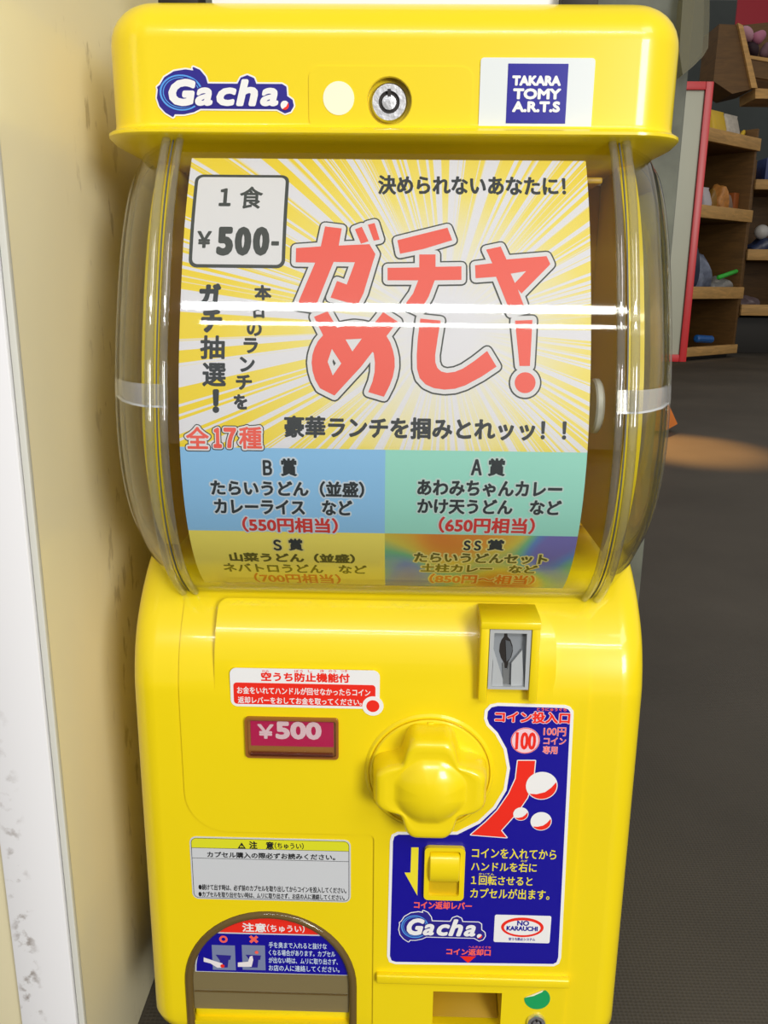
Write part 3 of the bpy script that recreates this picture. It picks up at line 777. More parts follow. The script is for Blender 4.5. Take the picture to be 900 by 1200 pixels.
T1('Ａ', (552, 538, 565, 557), hb(TXT, HALOG)); T1('賞', (572, 537, 592, 558), hb(TXT, HALOG))
T1('あわみちゃんカレー', (489, 563, 659, 582), hb(TXT, HALOG)); T1('かけ天うどん　など', (489, 585, 658, 603), hb(TXT, HALOG))
T1('（650円相当）', (514, 606, 627, 625), hb(PRED, HALOG))
T1('Ｓ', (320, 632, 330, 645), hb(TXT, HALOY)); T1('賞', (338, 631, 355, 645), hb(TXT, HALOY))
T1('山菜うどん（並盛）', (269, 648, 416, 659), [(OLIVE, .0004)]); T1('ネバトロうどん　など', (262, 661, 430, 671), [(OLIVE, .0003)])
T1('（700円相当）', (298, 672, 399, 683), [(PORANGE, .0003)])
T1('ＳＳ', (543, 633, 564, 645), hb(TXT, HALOY)); T1('賞', (571, 632, 591, 645), hb(TXT, HALOY))
T1('たらいうどんセット', (485, 648, 642, 660), hb(OLIVE, HALOY)); T1('土柱カレー　など', (493, 661, 630, 671), hb(OLIVE, HALOY))
T1('（850円〜相当）', (503, 673, 627, 684), hb(PORANGE, HALOY))
# the big hand-cut characters, each as its own shape
A5 = lambda pts: [PS.uv(335 + x / 5, 240 + y / 5) for x, y in pts]
A4 = lambda pts: [PS.uv(440 + x / 4.09, 250 + y / 4.09) for x, y in pts]
def big(parts):
    k = Ink(PS)
    for i, lps in enumerate(parts): k.poly(lps, [(DARK, .0031)], .00012 + i * .000004)
    for i, lps in enumerate(parts): k.poly(lps, [(PAPERW, .0023)], .0002 + i * .000004)
    for lps in parts: k.poly(lps, [(CORAL, 0)], .00028)
    return k.done('big_character', po)
big([[A5([(230, 128), (328, 140), (310, 240), (490, 232), (525, 290), (455, 520), (420, 590), (262, 545), (300, 447), (357, 468), (405, 338), (280, 336), (170, 610), (65, 592), (172, 340), (58, 338), (60, 255), (205, 245)])],
     [A5([(405, 145), (445, 130), (485, 215), (440, 230)])], [A5([(480, 118), (520, 108), (550, 205), (515, 212)])]])
big([[A5([(165, 657), (245, 625), (300, 722), (345, 708), (400, 700), (455, 706), (500, 718), (570, 630), (655, 685), (590, 770), (612, 808), (628, 855), (637, 900), (638, 950), (628, 1005), (608, 1060), (575, 1125), (483, 1098), (508, 1035), (520, 980), (522, 925), (515, 870), (508, 862), (440, 950), (285, 1118), (200, 1075), (172, 1025), (157, 975), (151, 925), (156, 880), (168, 840), (188, 800), (218, 765)]),
     A5([(350, 790), (445, 785), (390, 860)]), A5([(270, 845), (325, 930), (275, 1000), (245, 920)])]])
big([[A4([(105, 130), (345, 70), (368, 130), (230, 172), (118, 195)])], [A4([(210, 198), (288, 198), (288, 257), (412, 255), (412, 320), (284, 322), (255, 400), (212, 475), (140, 440), (180, 385), (205, 322), (58, 322), (58, 262), (210, 260)])]])
big([[A4([(530, 175), (600, 160), (628, 222), (820, 206), (838, 245), (700, 385), (682, 365), (718, 462), (648, 480), (578, 305), (480, 312), (477, 250), (560, 240)]), A4([(648, 290), (722, 278), (668, 335)])]])
big([[A4([(215, 505), (312, 515), (298, 600), (286, 680), (287, 715), (297, 742), (315, 758), (342, 765), (380, 760), (420, 744), (475, 707), (535, 660), (580, 735), (510, 782), (430, 825), (380, 841), (330, 845), (280, 838), (240, 820), (212, 790), (199, 745), (198, 680), (203, 600)])]])
big([[A4([(668, 515), (752, 512), (740, 732), (690, 732)])], [circ(A4([(717, 812)])[0], A4([(767, 812)])[0][0] - A4([(717, 812)])[0][0], 28)]])

# ============================================================ STICKERS AND FITTINGS ON THE FRONT
PP = Plane(FY - .0012)               # surface of the raised panel
def panel_plate(name, loops, t, m_, parent, off=0, surf=PP): return plate(name, surf, loops, off, off + t, m_, parent)
# red and white notice
nt_ = panel_plate('notice_sticker', [rr_px(PP, 270, 784, 445, 829, .004)], .0003, WHITE, mach); nt_['label'] = 'white sticker with red text box above the price window'
panel_plate('red_box', [rr_px(PP, 274, 801, 440, 826, .002)], .0001, RED, nt_, .0003)
panel_plate('red_dot_border', [circ(PP.uv(437, 827), .0062)], .00035, WHITE, nt_, .0001)
panel_plate('red_dot', [circ(PP.uv(437, 827), .0038)], .0001, RED, nt_, .00045)
text(PP, '空うち防止機能付', (306, 788, 410, 799), [(RED, .00026)], .00035, nt_)
for s_, a, b in (('から', 307, 315), ('ぼう', 345, 355), ('し', 361, 366), ('き', 375, 380), ('のう', 385, 394), ('つき', 399, 407)):
    text(PP, s_, (a, 784.6, b, 787.6), [(RED, .00003)], .00035, nt_, name='reading_aid')
text(PP, 'お金をいれてハンドルが回せなかったらコイン', (278, 805.5, 434, 814), [(WHITE, .00008)], .00048, nt_)
text(PP, '返却レバーをおしてお金を取ってください。', (279, 817, 424, 825), [(WHITE, .00008)], .00048, nt_)

# price window
u0, v0, u1, v1 = uvbox(PP, 288, 840, 397, 887)
pw = panel_plate('price_window', [rrect(u0, u1, v0, v1, .0022, n=4), rrect(u0 + .0016, u1 - .0016, v0 + .0016, v1 - .0016, .0014, n=4)], .0022, mat('brown_clear_frame', srgb(150, 96, 40), .12), mach)
pw['label'] = 'small clear-covered window holding the price card'
panel_plate('backing', [rrect(u0 + .001, u1 - .001, v0 + .001, v1 - .001, .001, n=3)], .0002, mat('window_backing', srgb(166, 112, 52), .3), pw, .0001)
a0, b0, a1, b1 = uvbox(PP, 294, 845, 391, 874)
panel_plate('price_card', [[(a0, b0), (a1, b0), (a1, b1), (a0, b1)]], .0003, MAGENTA, pw, .0003)
text(PP, '￥', (302, 848, 321, 865), [(PINKW, .0004)], .0007, pw); text(PP, '500', (323, 845, 377, 866), [(PINKW, .0008)], .0007, pw)
bm = bmesh.new(); box(bm, u0 + .0012, u1 - .0012, FY - .0012 - .0030, FY - .0012 - .0012, v0 + .0012, v1 - .0012); bm_obj('clear_cover', bm, CLEAR, pw, .0007)
bm = bmesh.new(); box(bm, u0 + .003, u1 - .003, FY - .0052, FY - .0028, v0 + .0022, v0 + .0045); bm_obj('cover_lip', bm, clear('lip_clear', (.8, .6, .5, 1), .05, ior=1.9), pw, .0006)

# caution label on the lower left
QP = FP
u0, v0, u1, v1 = uvbox(QP, 224, 982, 411, 1055)
cl = plate('caution_sticker', QP, [rrect(u0, u1, v0, v1, .0042, n=5)], 0, .0003, GREYPRINT, mach); cl['label'] = 'pale grey caution sticker with a lime header above the chute'
iu0, iv0, iu1, iv1 = u0 + .0009, v0 + .0009, u1 - .0009, v1 - .0009
hv = QP.uv(316, 995)[1]; hv2 = QP.uv(316, 1007)[1]
hl = [(iu0, hv), (iu1, hv)] + arc(iu1 - .0034, iv1 - .0034, .0034, 0, 90, 4) + arc(iu0 + .0034, iv1 - .0034, .0034, 90, 180, 4)
plate('header', QP, [hl], .0003, .0004, LIME, cl)
k = Ink(QP); rl = rrect(iu0, iu1, iv0, iv1, .0034, n=5)
k.poly([rl, rrect(iu0 + .0003, iu1 - .0003, iv0 + .0003, iv1 - .0003, .0031, n=5)], [(BLACK, 0)], .00045)
for vv in (hv, hv2): k.poly([[(iu0, vv - .00013), (iu1, vv - .00013), (iu1, vv + .00013), (iu0, vv + .00013)]], [(BLACK, 0)], .00046)
k.done('rule_lines', cl)
k = Ink(QP); a = QP.uv(283.5, 987)[1]; t0 = QP.uv(279, 993.5); t1 = QP.uv(288, 993.8); tt = (0.5 * (t0[0] + t1[0]), a)
ce = ((t0[0] + t1[0]) / 2, (t0[1] * 2 + a) / 3)
k.poly([[t0, t1, tt], [(ce[0] + (p[0] - ce[0]) * .6, ce[1] + (p[1] - ce[1]) * .6) for p in (t0, t1, tt)]], [(BLACK, .0001)], .00045)
letter(k, '!', (283, 989, 284.2, 993), [(BLACK, .00008)], .00046); k.done('warning_triangle', cl)
text(QP, '注　意', (292, 985.5, 321, 994.5), [(BLACK, .0002)], .00046, cl); text(QP, '（ちゅうい）', (322, 987, 356, 994.5), [(BLACK, .0001)], .00046, cl)
text(QP, 'カプセル購入の際必ずお読みください。', (243, 999, 393, 1006), [(BLACK, .00012)], .00046, cl)
text(QP, '●続けて出す時は、必ず前のカプセルを取り出してからコインを投入してください。', (233, 1037.5, 406, 1044.5), [(BLACK, .00007)], .00046, cl)
text(QP, '●カプセルを取り出せない時は、ムリに取り出さず、お店の人に連絡してください。', (233, 1046, 404, 1052.5), [(BLACK, .00007)], .00046, cl)

# the big blue instruction sticker: outline with the curve that clears the knob
kc = PP.uv(503, 905)
out = [(583, 823.5), (662, 826)] + [(668, 828), (672, 833), (672, 840), (657.5, 1122), (655, 1129), (649, 1132), (463, 1129.5), (456, 1127), (453.5, 1120), (457, 985), (459, 978), (466, 974.5), (500, 975), (535, 974.5), (560, 962), (578, 945), (590, 925), (594, 900), (590, 878), (580, 860), (570, 850), (567, 842), (568, 832), (574, 825.5)]
inn_shrink = .0013
loop = px_loop(PP, out)
bs = plate('instruction_sticker', PP, [loop], 0, .0003, WHITE, mach); bs['label'] = 'large blue instruction sticker with white border round the knob'
# inset loop
def inset(lp, d):
    n = len(lp); area2 = sum(lp[i][0] * lp[(i + 1) % n][1] - lp[(i + 1) % n][0] * lp[i][1] for i in range(n)); sg = 1 if area2 > 0 else -1; res = []
    for i in range(n):
        p0, p1, p2 = Vector(lp[i - 1]), Vector(lp[i]), Vector(lp[(i + 1) % n]); a = (p1 - p0).normalized(); b = (p2 - p1).normalized()
        nn = (Vector((-a.y, a.x)) + Vector((-b.y, b.x))); nn = nn.normalized() * sg; c = max(.5, abs(nn.dot(Vector((-a.y, a.x))))); res.append(tuple(p1 + nn * d / c))
    return res
plate('blue_field', PP, [inset(loop, .0019)], .0003, .0004, NAVY, bs)
B1 = .00045
T2 = lambda s_, b_, l_, **k_: text(PP, s_, b_, l_, B1, bs, **k_)
T2('コイン投入口', (580, 833.5, 668, 847), [(PINKW, .0007), (RED, .0003)])
T2('とうにゅうぐち', (629, 829, 664, 833), [(CORAL, .00008)], name='reading_aid')
T2('100円', (637, 852, 663, 862), [(PINKW, .0002), (CORAL, .00005)]); T2('コイン', (637, 864, 663, 872), [(PINKW, .0002), (CORAL, .00005)]); T2('専用', (636, 874, 653, 883), [(PINKW, .0002), (CORAL, .00005)])
k = Ink(PP); c = PP.uv(615.5, 867.5); k.poly([circ(c, .0085)], [(PINKW, 0)], B1); k.poly([circ(c, .0083), circ(c, .0079)], [(RED, 0)], B1 + .0001)
letter(k, '100', (604, 857.5, 628, 878), [(RED, .0004)], B1 + .0001, 0); k.done('coin_symbol', bs)
# curved arrow and capsules
Z8 = lambda pts: [PP.uv(560 + x / 6.67, 810 + y / 6.67) for x, y in pts]
k = Ink(PP)
arr = Z8([(312, 540), (447, 540), (432, 690), (385, 830), (310, 940), (180, 1085), (225, 1140), (-55, 1118), (60, 1020), (150, 930), (240, 800), (295, 680)])
k.poly([arr], [(WHITE, .0006), (RED, 0)], B1)
k.done('arrow', bs)
def capsule(cx, cy, r, a0=0):
    k = Ink(PP); c = Z8([(cx, cy)])[0]; R1 = r / 6.67 * PX * 1.0
    k.poly([circ(c, R1)], [(WHITE, .0003)], B1 + .0002)
    cres = [(c[0] + R1 * .97 * math.cos(math.radians(t)), c[1] + R1 * .97 * math.sin(math.radians(t))) for t in range(-142, 22, 8)] + [(c[0] + R1 * .62, c[1] - R1 * .12), (c[0] + R1 * .25, c[1] - R1 * .45), (c[0] - R1 * .3, c[1] - R1 * .62)]
    k.poly([cres], [(RED, 0)], B1 + .0003); k.done('capsule_drawing', bs)
capsule(335, 955, 62); capsule(498, 735, 132); capsule(493, 1012, 88)
# lever arrow, texts
k = Ink(PP); k.poly([px_loop(PP, [(482, 992.5), (490.5, 992.5), (489, 1049), (474, 1022), (481, 1022)])], [(YINK, 0)], B1); k.done('arrow', bs)
T2('コインを入れてから', (553, 994, 652, 1006), [(YINK, .0001)]); T2('ハンドルを右に', (552, 1010, 629, 1021), [(YINK, .0001)])
T2('１回転させると', (552, 1026, 624, 1037), [(YINK, .0001)]); T2('カプセルが出ます。', (551, 1041, 644, 1053), [(YINK, .0001)])
T2('みぎ', (610, 1007.2, 618, 1009.5), [(YINK, .00003)], name='reading_aid'); T2('かいてん', (561, 1022.5, 579, 1025), [(YINK, .00003)], name='reading_aid')
T2('コイン返却レバー', (485, 1056, 553, 1065), [(CORAL, .0002)]); T2('へんきゃく', (511, 1053, 529, 1055.6), [(CORAL, .00005)], name='reading_aid')
logo(PP, 468, 1067, 570, 1104, bs, .0005, 'lettering')
nk = panel_plate('small_label', [rr_px(PP, 579, 1072, 645, 1104, .0012, 3)], .0001, WHITE, bs, .0004)
k = Ink(PP); c = PP.uv(612, 1086); ex = PP.uv(637, 1086)[0] - c[0]; ey = PP.uv(612, 1074.5)[1] - c[1]
def ell(sx, sy, dx=0, dy=0): return [(c[0] + dx + sx * math.cos(2 * math.pi * i / 40), c[1] + dy + sy * math.sin(2 * math.pi * i / 40)) for i in range(40)]
k.poly([ell(ex, ey), ell(ex * .86, ey * .76, 0, -.0003)], [(RED, 0)], .0006); k.done('oval_ring', bs)
text(PP, 'NO', (606, 1078, 620, 1084), [(NAVY, .00016)], .0007, bs); text(PP, 'KARAUCHI', (593.5, 1084.5, 630, 1090), [(NAVY, .00016)], .0007, bs)
text(PP, '空うち防止システム', (596, 1098, 627, 1101.5), [(NAVY, .00005)], .0007, bs, name='reading_aid')
T2('コイン返却口', (523, 1111, 575, 1119), [(CORAL, .0002)]); T2('へんきゃくぐち', (549, 1108, 575, 1110.6), [(CORAL, .00005)], name='reading_aid')
k = Ink(PP); k.poly([px_loop(PP, [(539, 1120), (558, 1120), (548.5, 1128)])], [(RED, 0)], B1); k.done('triangle_mark', bs)

# coin slot unit
hy = 0.4455
SPn = Plane(hy)
u0, v0, u1, v1 = uvbox(SPn, 573, 738, 621, 808)
bm = bmesh.new(); w_ = .0052
box(bm, u0 - w_, u0 - .0003, hy - .0008, .462, v0 - .0075, v1 + .0040); box(bm, u1 + .0003, u1 + w_, hy - .0008, .462, v0 - .0075, v1 + .0040)
cs = bm_obj('coin_slot', bmesh.new() if False else bm, YEL, mach, .0009); cs['label'] = 'yellow housing with a grey coin slot'
bm = bmesh.new(); rows = []
for y_, z_ in ((hy - .0011, v1 + .0003), (hy - .0011, v1 + .0046), (.4500, v1 + .0062), (.470, v1 + .0062), (.470, v1 + .0003)): rows.append((y_, z_))
loft(bm, [[(x_, y_, z_) for y_, z_ in rows] for x_ in (u0 - w_ - .0001, u1 + w_ + .0001)]); bm_obj('hood', bm, YEL, cs, .0007)
bm = bmesh.new(); box(bm, u0 - .002, u1 + .002, .4530, .47, v0 - .004, v1 + .002); bm_obj('housing_back', bm, YEL, cs, .0003)
plate('bezel', SPn, [[(u0, v0), (u1, v0), (u1, v1), (u0, v1)], [(u0 + .0020, v0 + .0015), (u1 - .0020, v0 + .0015), (u1 - .0024, v1 - .0022), (u0 + .0024, v1 - .0022)]], -.0045, 0, GREYP, cs)
plate('slot_face', SPn, [[(u0 + .001, v0 + .001), (u1 - .001, v0 + .001), (u1 - .001, v1 - .001), (u0 + .001, v1 - .001)]], -.006, -.0042, DGREY, cs)
Zc = lambda pts: [SPn.uv(540 + x / 7.5, 720 + y / 7.5) for x, y in pts]
for sg_, pts in ((0, [(285, 300), (285, 450), (272, 640), (372, 640), (372, 580)]), (1, [(545, 325), (548, 450), (560, 640), (445, 640), (445, 590), (450, 440)])):
    plate('funnel_wedge', SPn, [Zc(pts)], -.0045, -.0012 if sg_ == 0 else -.0020, GREYP, cs)
plate('slot_opening', SPn, [Zc([(392, 165), (415, 165), (418, 220), (445, 250), (462, 300), (466, 345), (452, 400), (425, 445), (412, 500), (395, 500), (385, 450), (360, 405), (345, 350), (350, 290), (365, 250), (388, 220)])], -.0043, -.0040, HOLE, cs)
plate('slot_lip', SPn, [Zc([(400, 250), (440, 262), (462, 330), (440, 410), (408, 440)])], -.0040, -.0036, mat('slot_inner', srgb(88, 92, 96), .3), cs)
plate('coin_guide', SPn, [Zc([(372, 450), (388, 450), (392, 505), (418, 505), (425, 450), (437, 450), (440, 640), (378, 640)])], -.0043, -.0036, mat('guide_grey', srgb(112, 114, 114), .4), cs)

# turning knob: seat ring, disc, lobed handle
kx, kz = kc
kn = bpy.data.objects.new('turning_knob', None); COL.objects.link(kn); kn.parent = mach; kn.location = (kx - XC, FY - .6, kz); kn['label'] = 'yellow four-lobed turning knob'
Y0 = FY - .0012
bm = bmesh.new(); lathe_y(bm, kx, kz, [(.0385, Y0 + .001), (.0385, Y0 - .0003), (.0372, Y0 - .0014), (.0362, Y0 - .0014), (.0358, Y0 + .0002), (.0357, Y0 + .001)], 72); bm_obj('seat_ring', bm, YEL, kn, smooth=30)
bm = bmesh.new(); lathe_y(bm, kx, kz, [(.0353, Y0 + .001), (.0353, Y0 - .0016), (.0345, Y0 - .0024), (.020, Y0 - .0045), (.001, Y0 - .0050)], 72); bm_obj('disc', bm, YEL, kn, smooth=30)
def lobes(valley, tip, y, flat=16.0, n=120):
    ring = []
    for i in range(n):
        a = 2 * math.pi * i / n
        d = abs((math.degrees(a) + 45) % 90 - 45)
        t = min(1, max(0, (d - flat) / (45 - flat))); t = t * t * (3 - 2 * t)
        tipr = tip / max(math.cos(math.radians(min(d, 14))), .9)
        r = tipr + (valley - tip) * t
        ring.append((kx + r * math.cos(a), y, kz + r * math.sin(a)))
    return ring
bm = bmesh.new()
loft(bm, [lobes(.0245, .0335, Y0 - .003), lobes(.0242, .0333, Y0 - .009), lobes(.0236, .0325, Y0 - .0150), lobes(.0230, .0316, Y0 - .0185), lobes(.0222, .0304, Y0 - .0203), lobes(.0210, .0285, Y0 - .0211), lobes(.0204, .0250, Y0 - .0209), lobes(.0200, .0215, Y0 - .0206), lobes(.0194, .0198, Y0 - .0208), lobes(.0175, .0176, Y0 - .0228), lobes(.0140, .0140, Y0 - .0250), lobes(.0095, .0095, Y0 - .0268), lobes(.005, .005, Y0 - .0276), lobes(.001, .001, Y0 - .0278)])
bm_obj('handle', bm, YEL, kn, smooth=50)
bm = bmesh.new(); box(bm, kx - .0017, kx + .0017, Y0 - .0036, Y0 - .0015, kz + .026, kz + .0345); bm_obj('index_ridge', bm, YEL, kn, .0004)
bm = bmesh.new(); box(bm, kx - .003, kx + .003, Y0 - .0203, Y0 - .016, kz - .0282, kz - .0270); bm_obj('index_mark', bm, YEL, kn, .0004)

# coin return lever
u0, v0, u1, v1 = uvbox(PP, 497, 990, 544, 1051)
lv = plate('return_lever', PP, [rrect(u0, u1, v0, v1, .0028, n=5), rrect(u0 + .0030, u1 - .0030, v0 + .0030, v1 - .0024, .0018, n=5)], 0, .0032, YEL, mach); lv['label'] = 'yellow coin return lever in a square surround'
plate('well', PP, [rrect(u0 + .002, u1 - .002, v0 + .002, v1 - .002, .0018, n=5)], .0004, .0008, mat('well_yellow', (0.62, 0.42, .004, 1), .4), lv)
bm = bmesh.new(); rings = []
ua, va, ub, vb = uvbox(PP, 503, 997, 538, 1030)
for x_ in (ua, ua + .0006, ub - .0006, ub):
    q = .0006 if x_ in (ua, ub) else 0
    rings.append([(x_, PP.Y - .0005, vb - q)] + [(x_, PP.Y - .0005 - (.0062 - q) * math.sin(math.pi * t / 12) ** .7, vb - q - (vb - va - 2 * q) * (1 - math.cos(math.pi * t / 12)) / 2) for t in range(1, 12)] + [(x_, PP.Y - .0005, va + q)])
loft(bm, rings); bm_obj('roller', bm, YEL, lv, smooth=40)

# coin return shelf: ridge, green sticker, lower lock
u0, v0, u1, v1 = uvbox(PP, 441, 1141, 667, 1151)
bm = bmesh.new(); box(bm, u0, u1, PP.Y - .0038, PP.Y + .001, v0, v1); bm_obj('ridge', bm, YEL, mach, .0012, 3)
bm = bmesh.new(); loft(bm, [[(x_, y_, z_) for y_, z_ in ((FY + .008, bz(-.4685)), (FY + .055, bz(-.448)), (FY + .055, bz(-.4695)))] for x_ in (ru0 + .0003, ru1 - .0003)]); bm_obj('coin_tray', bm, mat('tray_plastic', (.40, .24, .006, 1), .5), mach, .0005)
gs = plate('round_sticker', PP, [[p for p in circ(PP.uv(629.5, 1170), .0083, 40) if p[1] - PP.uv(629.5, 1170)[1] < .0048 + (p[0] - PP.uv(629.5, 1169)[0]) * .55]], 0, .0003, GREEN, mach); gs['label'] = 'green round sticker with a peeled top edge'
g0 = PP.uv(629.5, 1170)
plate('peeled_edge', PP, [[(g0[0] - .0076, g0[1] + .0012), (g0[0] - .003, g0[1] + .0036), (g0[0] + .0035, g0[1] + .0072), (g0[0] + .0028, g0[1] + .0058), (g0[0] - .0025, g0[1] + .0026)]], .0003, .0008, CREAMDOT, gs)
lk = bpy.data.objects.new('barrel_lock', None); COL.objects.link(lk); lk.parent = mach; l2 = PP.uv(628, 1197); lk.location = (l2[0] - XC, FY - .6, l2[1]); lk['label'] = 'steel key lock at the foot of the front'
barrel_lock(lk, l2[0], l2[1], PP.Y - .0022, .0062)

# capsule chute door with its sticker
SMOKE = clear('smoky_door', (.78, .70, .5, 1), .12, body=srgb(150, 136, 96), amount=.62, ior=1.5)
SMOKER = clear('smoky_rim', (.55, .45, .3, 1), .08, body=srgb(118, 96, 52), amount=.7, ior=1.6)
DP = Plane(FY + .001)
cd = plate('chute_door', DP, [arch(-.0010, bz(-.4600))], -.0016, 0, SMOKE, mach); cd['label'] = 'smoky clear arched flap over the capsule chute'
# rounded rim
bm = bmesh.new(); lp = arch(-.0026, bz(-.473)); R2 = []
for i, (x_, z_) in enumerate(lp):
    a = Vector(lp[max(i - 1, 0)]); b = Vector(lp[min(i + 1, len(lp) - 1)]); tg = (b - a).normalized(); nn = Vector((tg.y, -tg.x))
    R2.append([(x_ + nn.x * .0028 * math.cos(t), FY + .0012 + .0034 * -math.sin(t), z_ + nn.y * .0028 * math.cos(t)) for t in [2 * math.pi * j / 10 for j in range(10)]])
loft(bm, R2); bm_obj('rim', bm, SMOKER, cd, smooth=60)
bm = bmesh.new(); zz = DP.uv(320, 1163)[1]; box(bm, acx - ar + .006, acx + ar - .006, FY + .0001, FY + .0012, zz - .0003, zz + .0003); bm_obj('crease', bm, SMOKER, cd)
zf = DP.uv(320, 1186)[1]
bm = bmesh.new(); box(bm, acx - ar + .0045, acx + ar - .0045, FY + .004, FY + .03, bz(-.4695), zf - .001); bm_obj('chute_lip', bm, YEL, mach, .002)
bm = bmesh.new(); box(bm, acx - ar + .003, acx + ar - .003, FY + .045, FY + .072, bz(-.4695), bz(-.40)); bm_obj('chute_back', bm, mat('chute_inner', srgb(150, 132, 84), .5), mach, .002)
ds0 = DP.uv(229, 1139); ds1 = DP.uv(410, 1142); zlow = (ds0[1] + ds1[1]) / 2; top = DP.uv(322, 1074)[1]
sx_ = (ds1[0] - ds0[0]) / 2; scx = (ds0[0] + ds1[0]) / 2
def dome(s_, low): return [(scx + sx_ * s_ * math.cos(math.radians(180 * i / 32)) , low + (top - .0004 - low) * (math.sin(math.radians(180 * i / 32)) ** .93)) for i in range(33)]
dsk = plate('door_sticker', DP, [dome(1.0, zlow)], 0, .0003, GREYPRINT, cd); dsk['label'] = 'half-round red and blue caution sticker'
blow = zlow + .0005; split = DP.uv(322, 1095)[1]
full = [(scx + (x_ - scx) * .983, blow + (z_ - zlow) * .975) for x_, z_ in dome(1.0, zlow)]
up = [p for p in full if p[1] >= split]; dn = [p for p in full if p[1] < split]
rt_ = [p for p in dn if p[0] > scx]; lt_ = [p for p in dn if p[0] <= scx]
k = Ink(DP); k.poly([up], [(RED, 0)], .0004); k.poly([rt_ + [(up[0][0], split), (up[-1][0], split)] + lt_], [(NAVY, 0)], .0004); k.done('sticker_field', cd)
text(DP, '注意', (284, 1081, 312, 1091.5), [(WHITE, .0002)], .0005, cd); text(DP, '（ちゅうい）', (313, 1083, 357, 1092), [(WHITE, .0001)], .0005, cd)
k = Ink(DP); c1 = DP.uv(262, 1100); k.poly([circ(c1, .0026), circ(c1, .0014)], [(CORAL, .0001)], .0005); k.done('circle_mark', cd)
k = Ink(DP); c1 = DP.uv(297.5, 1100)
for sg_ in (-1, 1): k.poly([[(c1[0] + x_ * .0023 * 1 - sg_ * y_ * .0007, c1[1] + sg_ * x_ * .0023 + y_ * .0007) for x_, y_ in ((-1, -1), (1, -1), (1, 1), (-1, 1))]], [(CORAL, 0)], .0005 + (0.0001 if sg_ > 0 else 0))
k.done('cross_mark', cd)
for x_ in (249, 284):
    k = Ink(DP); ww = (x_, 1107, x_ + 27, 1136); a0, b0, a1, b1 = uvbox(DP, *ww); k.poly([[(a0, b0), (a1, b0), (a1, b1), (a0, b1)]], [(GREYL, 0)], .0005)
    P_ = lambda pts: [DP.uv(x_ + a, 1107 + b) for a, b in pts]
    k.poly([P_([(4, 11), (22, 12), (21, 17), (19, 17), (18, 26), (9, 26), (9, 18)])], [(LOGOB, 0)], .0006)
    if x_ == 249: k.poly([P_([(-10, 14), (2, 18), (12, 21), (12, 26), (6, 26), (-2, 21), (-10, 19)])], [(SKIN, 0)], .0007); k.poly([circ(DP.uv(x_ + 12, 1107 + 24), .0014, 12)], [(RED, 0)], .0008)
    else: k.poly([P_([(-5, 20), (7, 19), (9, 13), (12, 12), (13, 17), (11, 25), (-5, 25)])], [(SKIN, 0)], .0007); k.poly([circ(DP.uv(x_ + 17, 1107 + 8), .0012, 12)], [(CORAL, 0)], .0008)
    k.done('hand_drawing', cd)
for s_, b_ in (('手を奥まで入れると抜けな', (315, 1104, 383, 1111)), ('くなる場合があります。カプセル', (315, 1113, 393, 1120)), ('が出ない時は、ムリに取り出さず、', (315, 1122, 396, 1129)), ('お店の人に連絡してください。', (315, 1131, 398, 1138))):
    text(DP, s_, b_, [(HALO, .00005)], .0005, cd)

# things on and under the machine
bm = bmesh.new(); box(bm, XC - .140, XC + .140, .49, .75, 0, bz(-.482)); o = bm_obj('machine_stand', bm, STAND, None, .003, loc=(XC, .62, 0)); o['label'] = 'low black stand under the yellow machine'; o['category'] = 'stand'
sg = thing('price_sign', 'white card sign in a wooden holder on top of the machine', 'sign', (XC, .56, cz(zt)))
u0 = Plane(.53).uv(191, 5)[0]; u1 = Plane(.53).uv(718, 5)[0]
bm = bmesh.new(); box(bm, u0, u1, .524, .575, cz(zt) + .0002, cz(zt) + .0018); bm_obj('base_board', bm, WOODD, sg, .0008)
bm = bmesh.new(); box(bm, u0 + .028, u1 - .03, .528, .531, cz(zt) + .0018, cz(zt) + .085); bm_obj('card', bm, WHITE, sg)
for a, b in ((u0, u0 + .022), (u1 - .030, u1 - .010)):
    bm = bmesh.new(); box(bm, a, b, .519, .54, cz(zt) + .0003, cz(zt) + .012); bm_obj('clip', bm, HOLE, sg, .0008)

# ============================================================ NOTICE BOARD AND BAG BY THE PILLAR
NB = Plane(1.34)
bx1 = NB.uv(805.5, 400)[0]; bz0 = NB.uv(803, 424)[1]; bz1 = NB.uv(826, 96)[1]; bx0 = 0.05
nb = thing('notice_board', 'tall white board with a red border, edge on behind the pillar', 'board', (bx1 - .1, 1.34, bz0))
bm = bmesh.new(); box(bm, bx0 + .012, bx1 - .010, 1.340, 1.350, bz0 + .010, bz1 - .010); bm_obj('board', bm, mat('off_white_board', srgb(156, 156, 138), .5, noise=.06), nb, .001)
for nm, b_ in (('border', (bx1 - .011, bx1, 1.336, 1.352, bz0, bz1)), ('border', (bx0, bx1 - .011, 1.336, 1.352, bz0, bz0 + .011)), ('border', (bx0, bx1 - .011, 1.336, 1.352, bz1 - .011, bz1))):
    bm = bmesh.new(); box(bm, *b_); bm_obj(nm, bm, mat('red_border', srgb(176, 34, 38), .4), nb, .001)
bm = bmesh.new(); box(bm, .10, .13, 1.2495, 1.341, bz1 - .10, bz1 - .04); bm_obj('bracket', bm, GREYP, nb, .001)
# plastic bag hanging on the pillar
GB = Plane(.786)
pts = px_loop(GB, [(812, -60), (832, -60), (831.5, 20), (830, 56), (824, 66), (812, 78), (800, 88), (796, 60), (800, 0)])
bag = plate('plastic_bag', GB, [pts], -.0138, .0, clear('bag_film', (.86, .84, .74, 1), .45, refl=.5, body=srgb(118, 114, 84), amount=.25, ior=1.4), None)
bag['label'] = 'crumpled clear plastic bag hanging on the concrete pillar'; bag['category'] = 'bag'

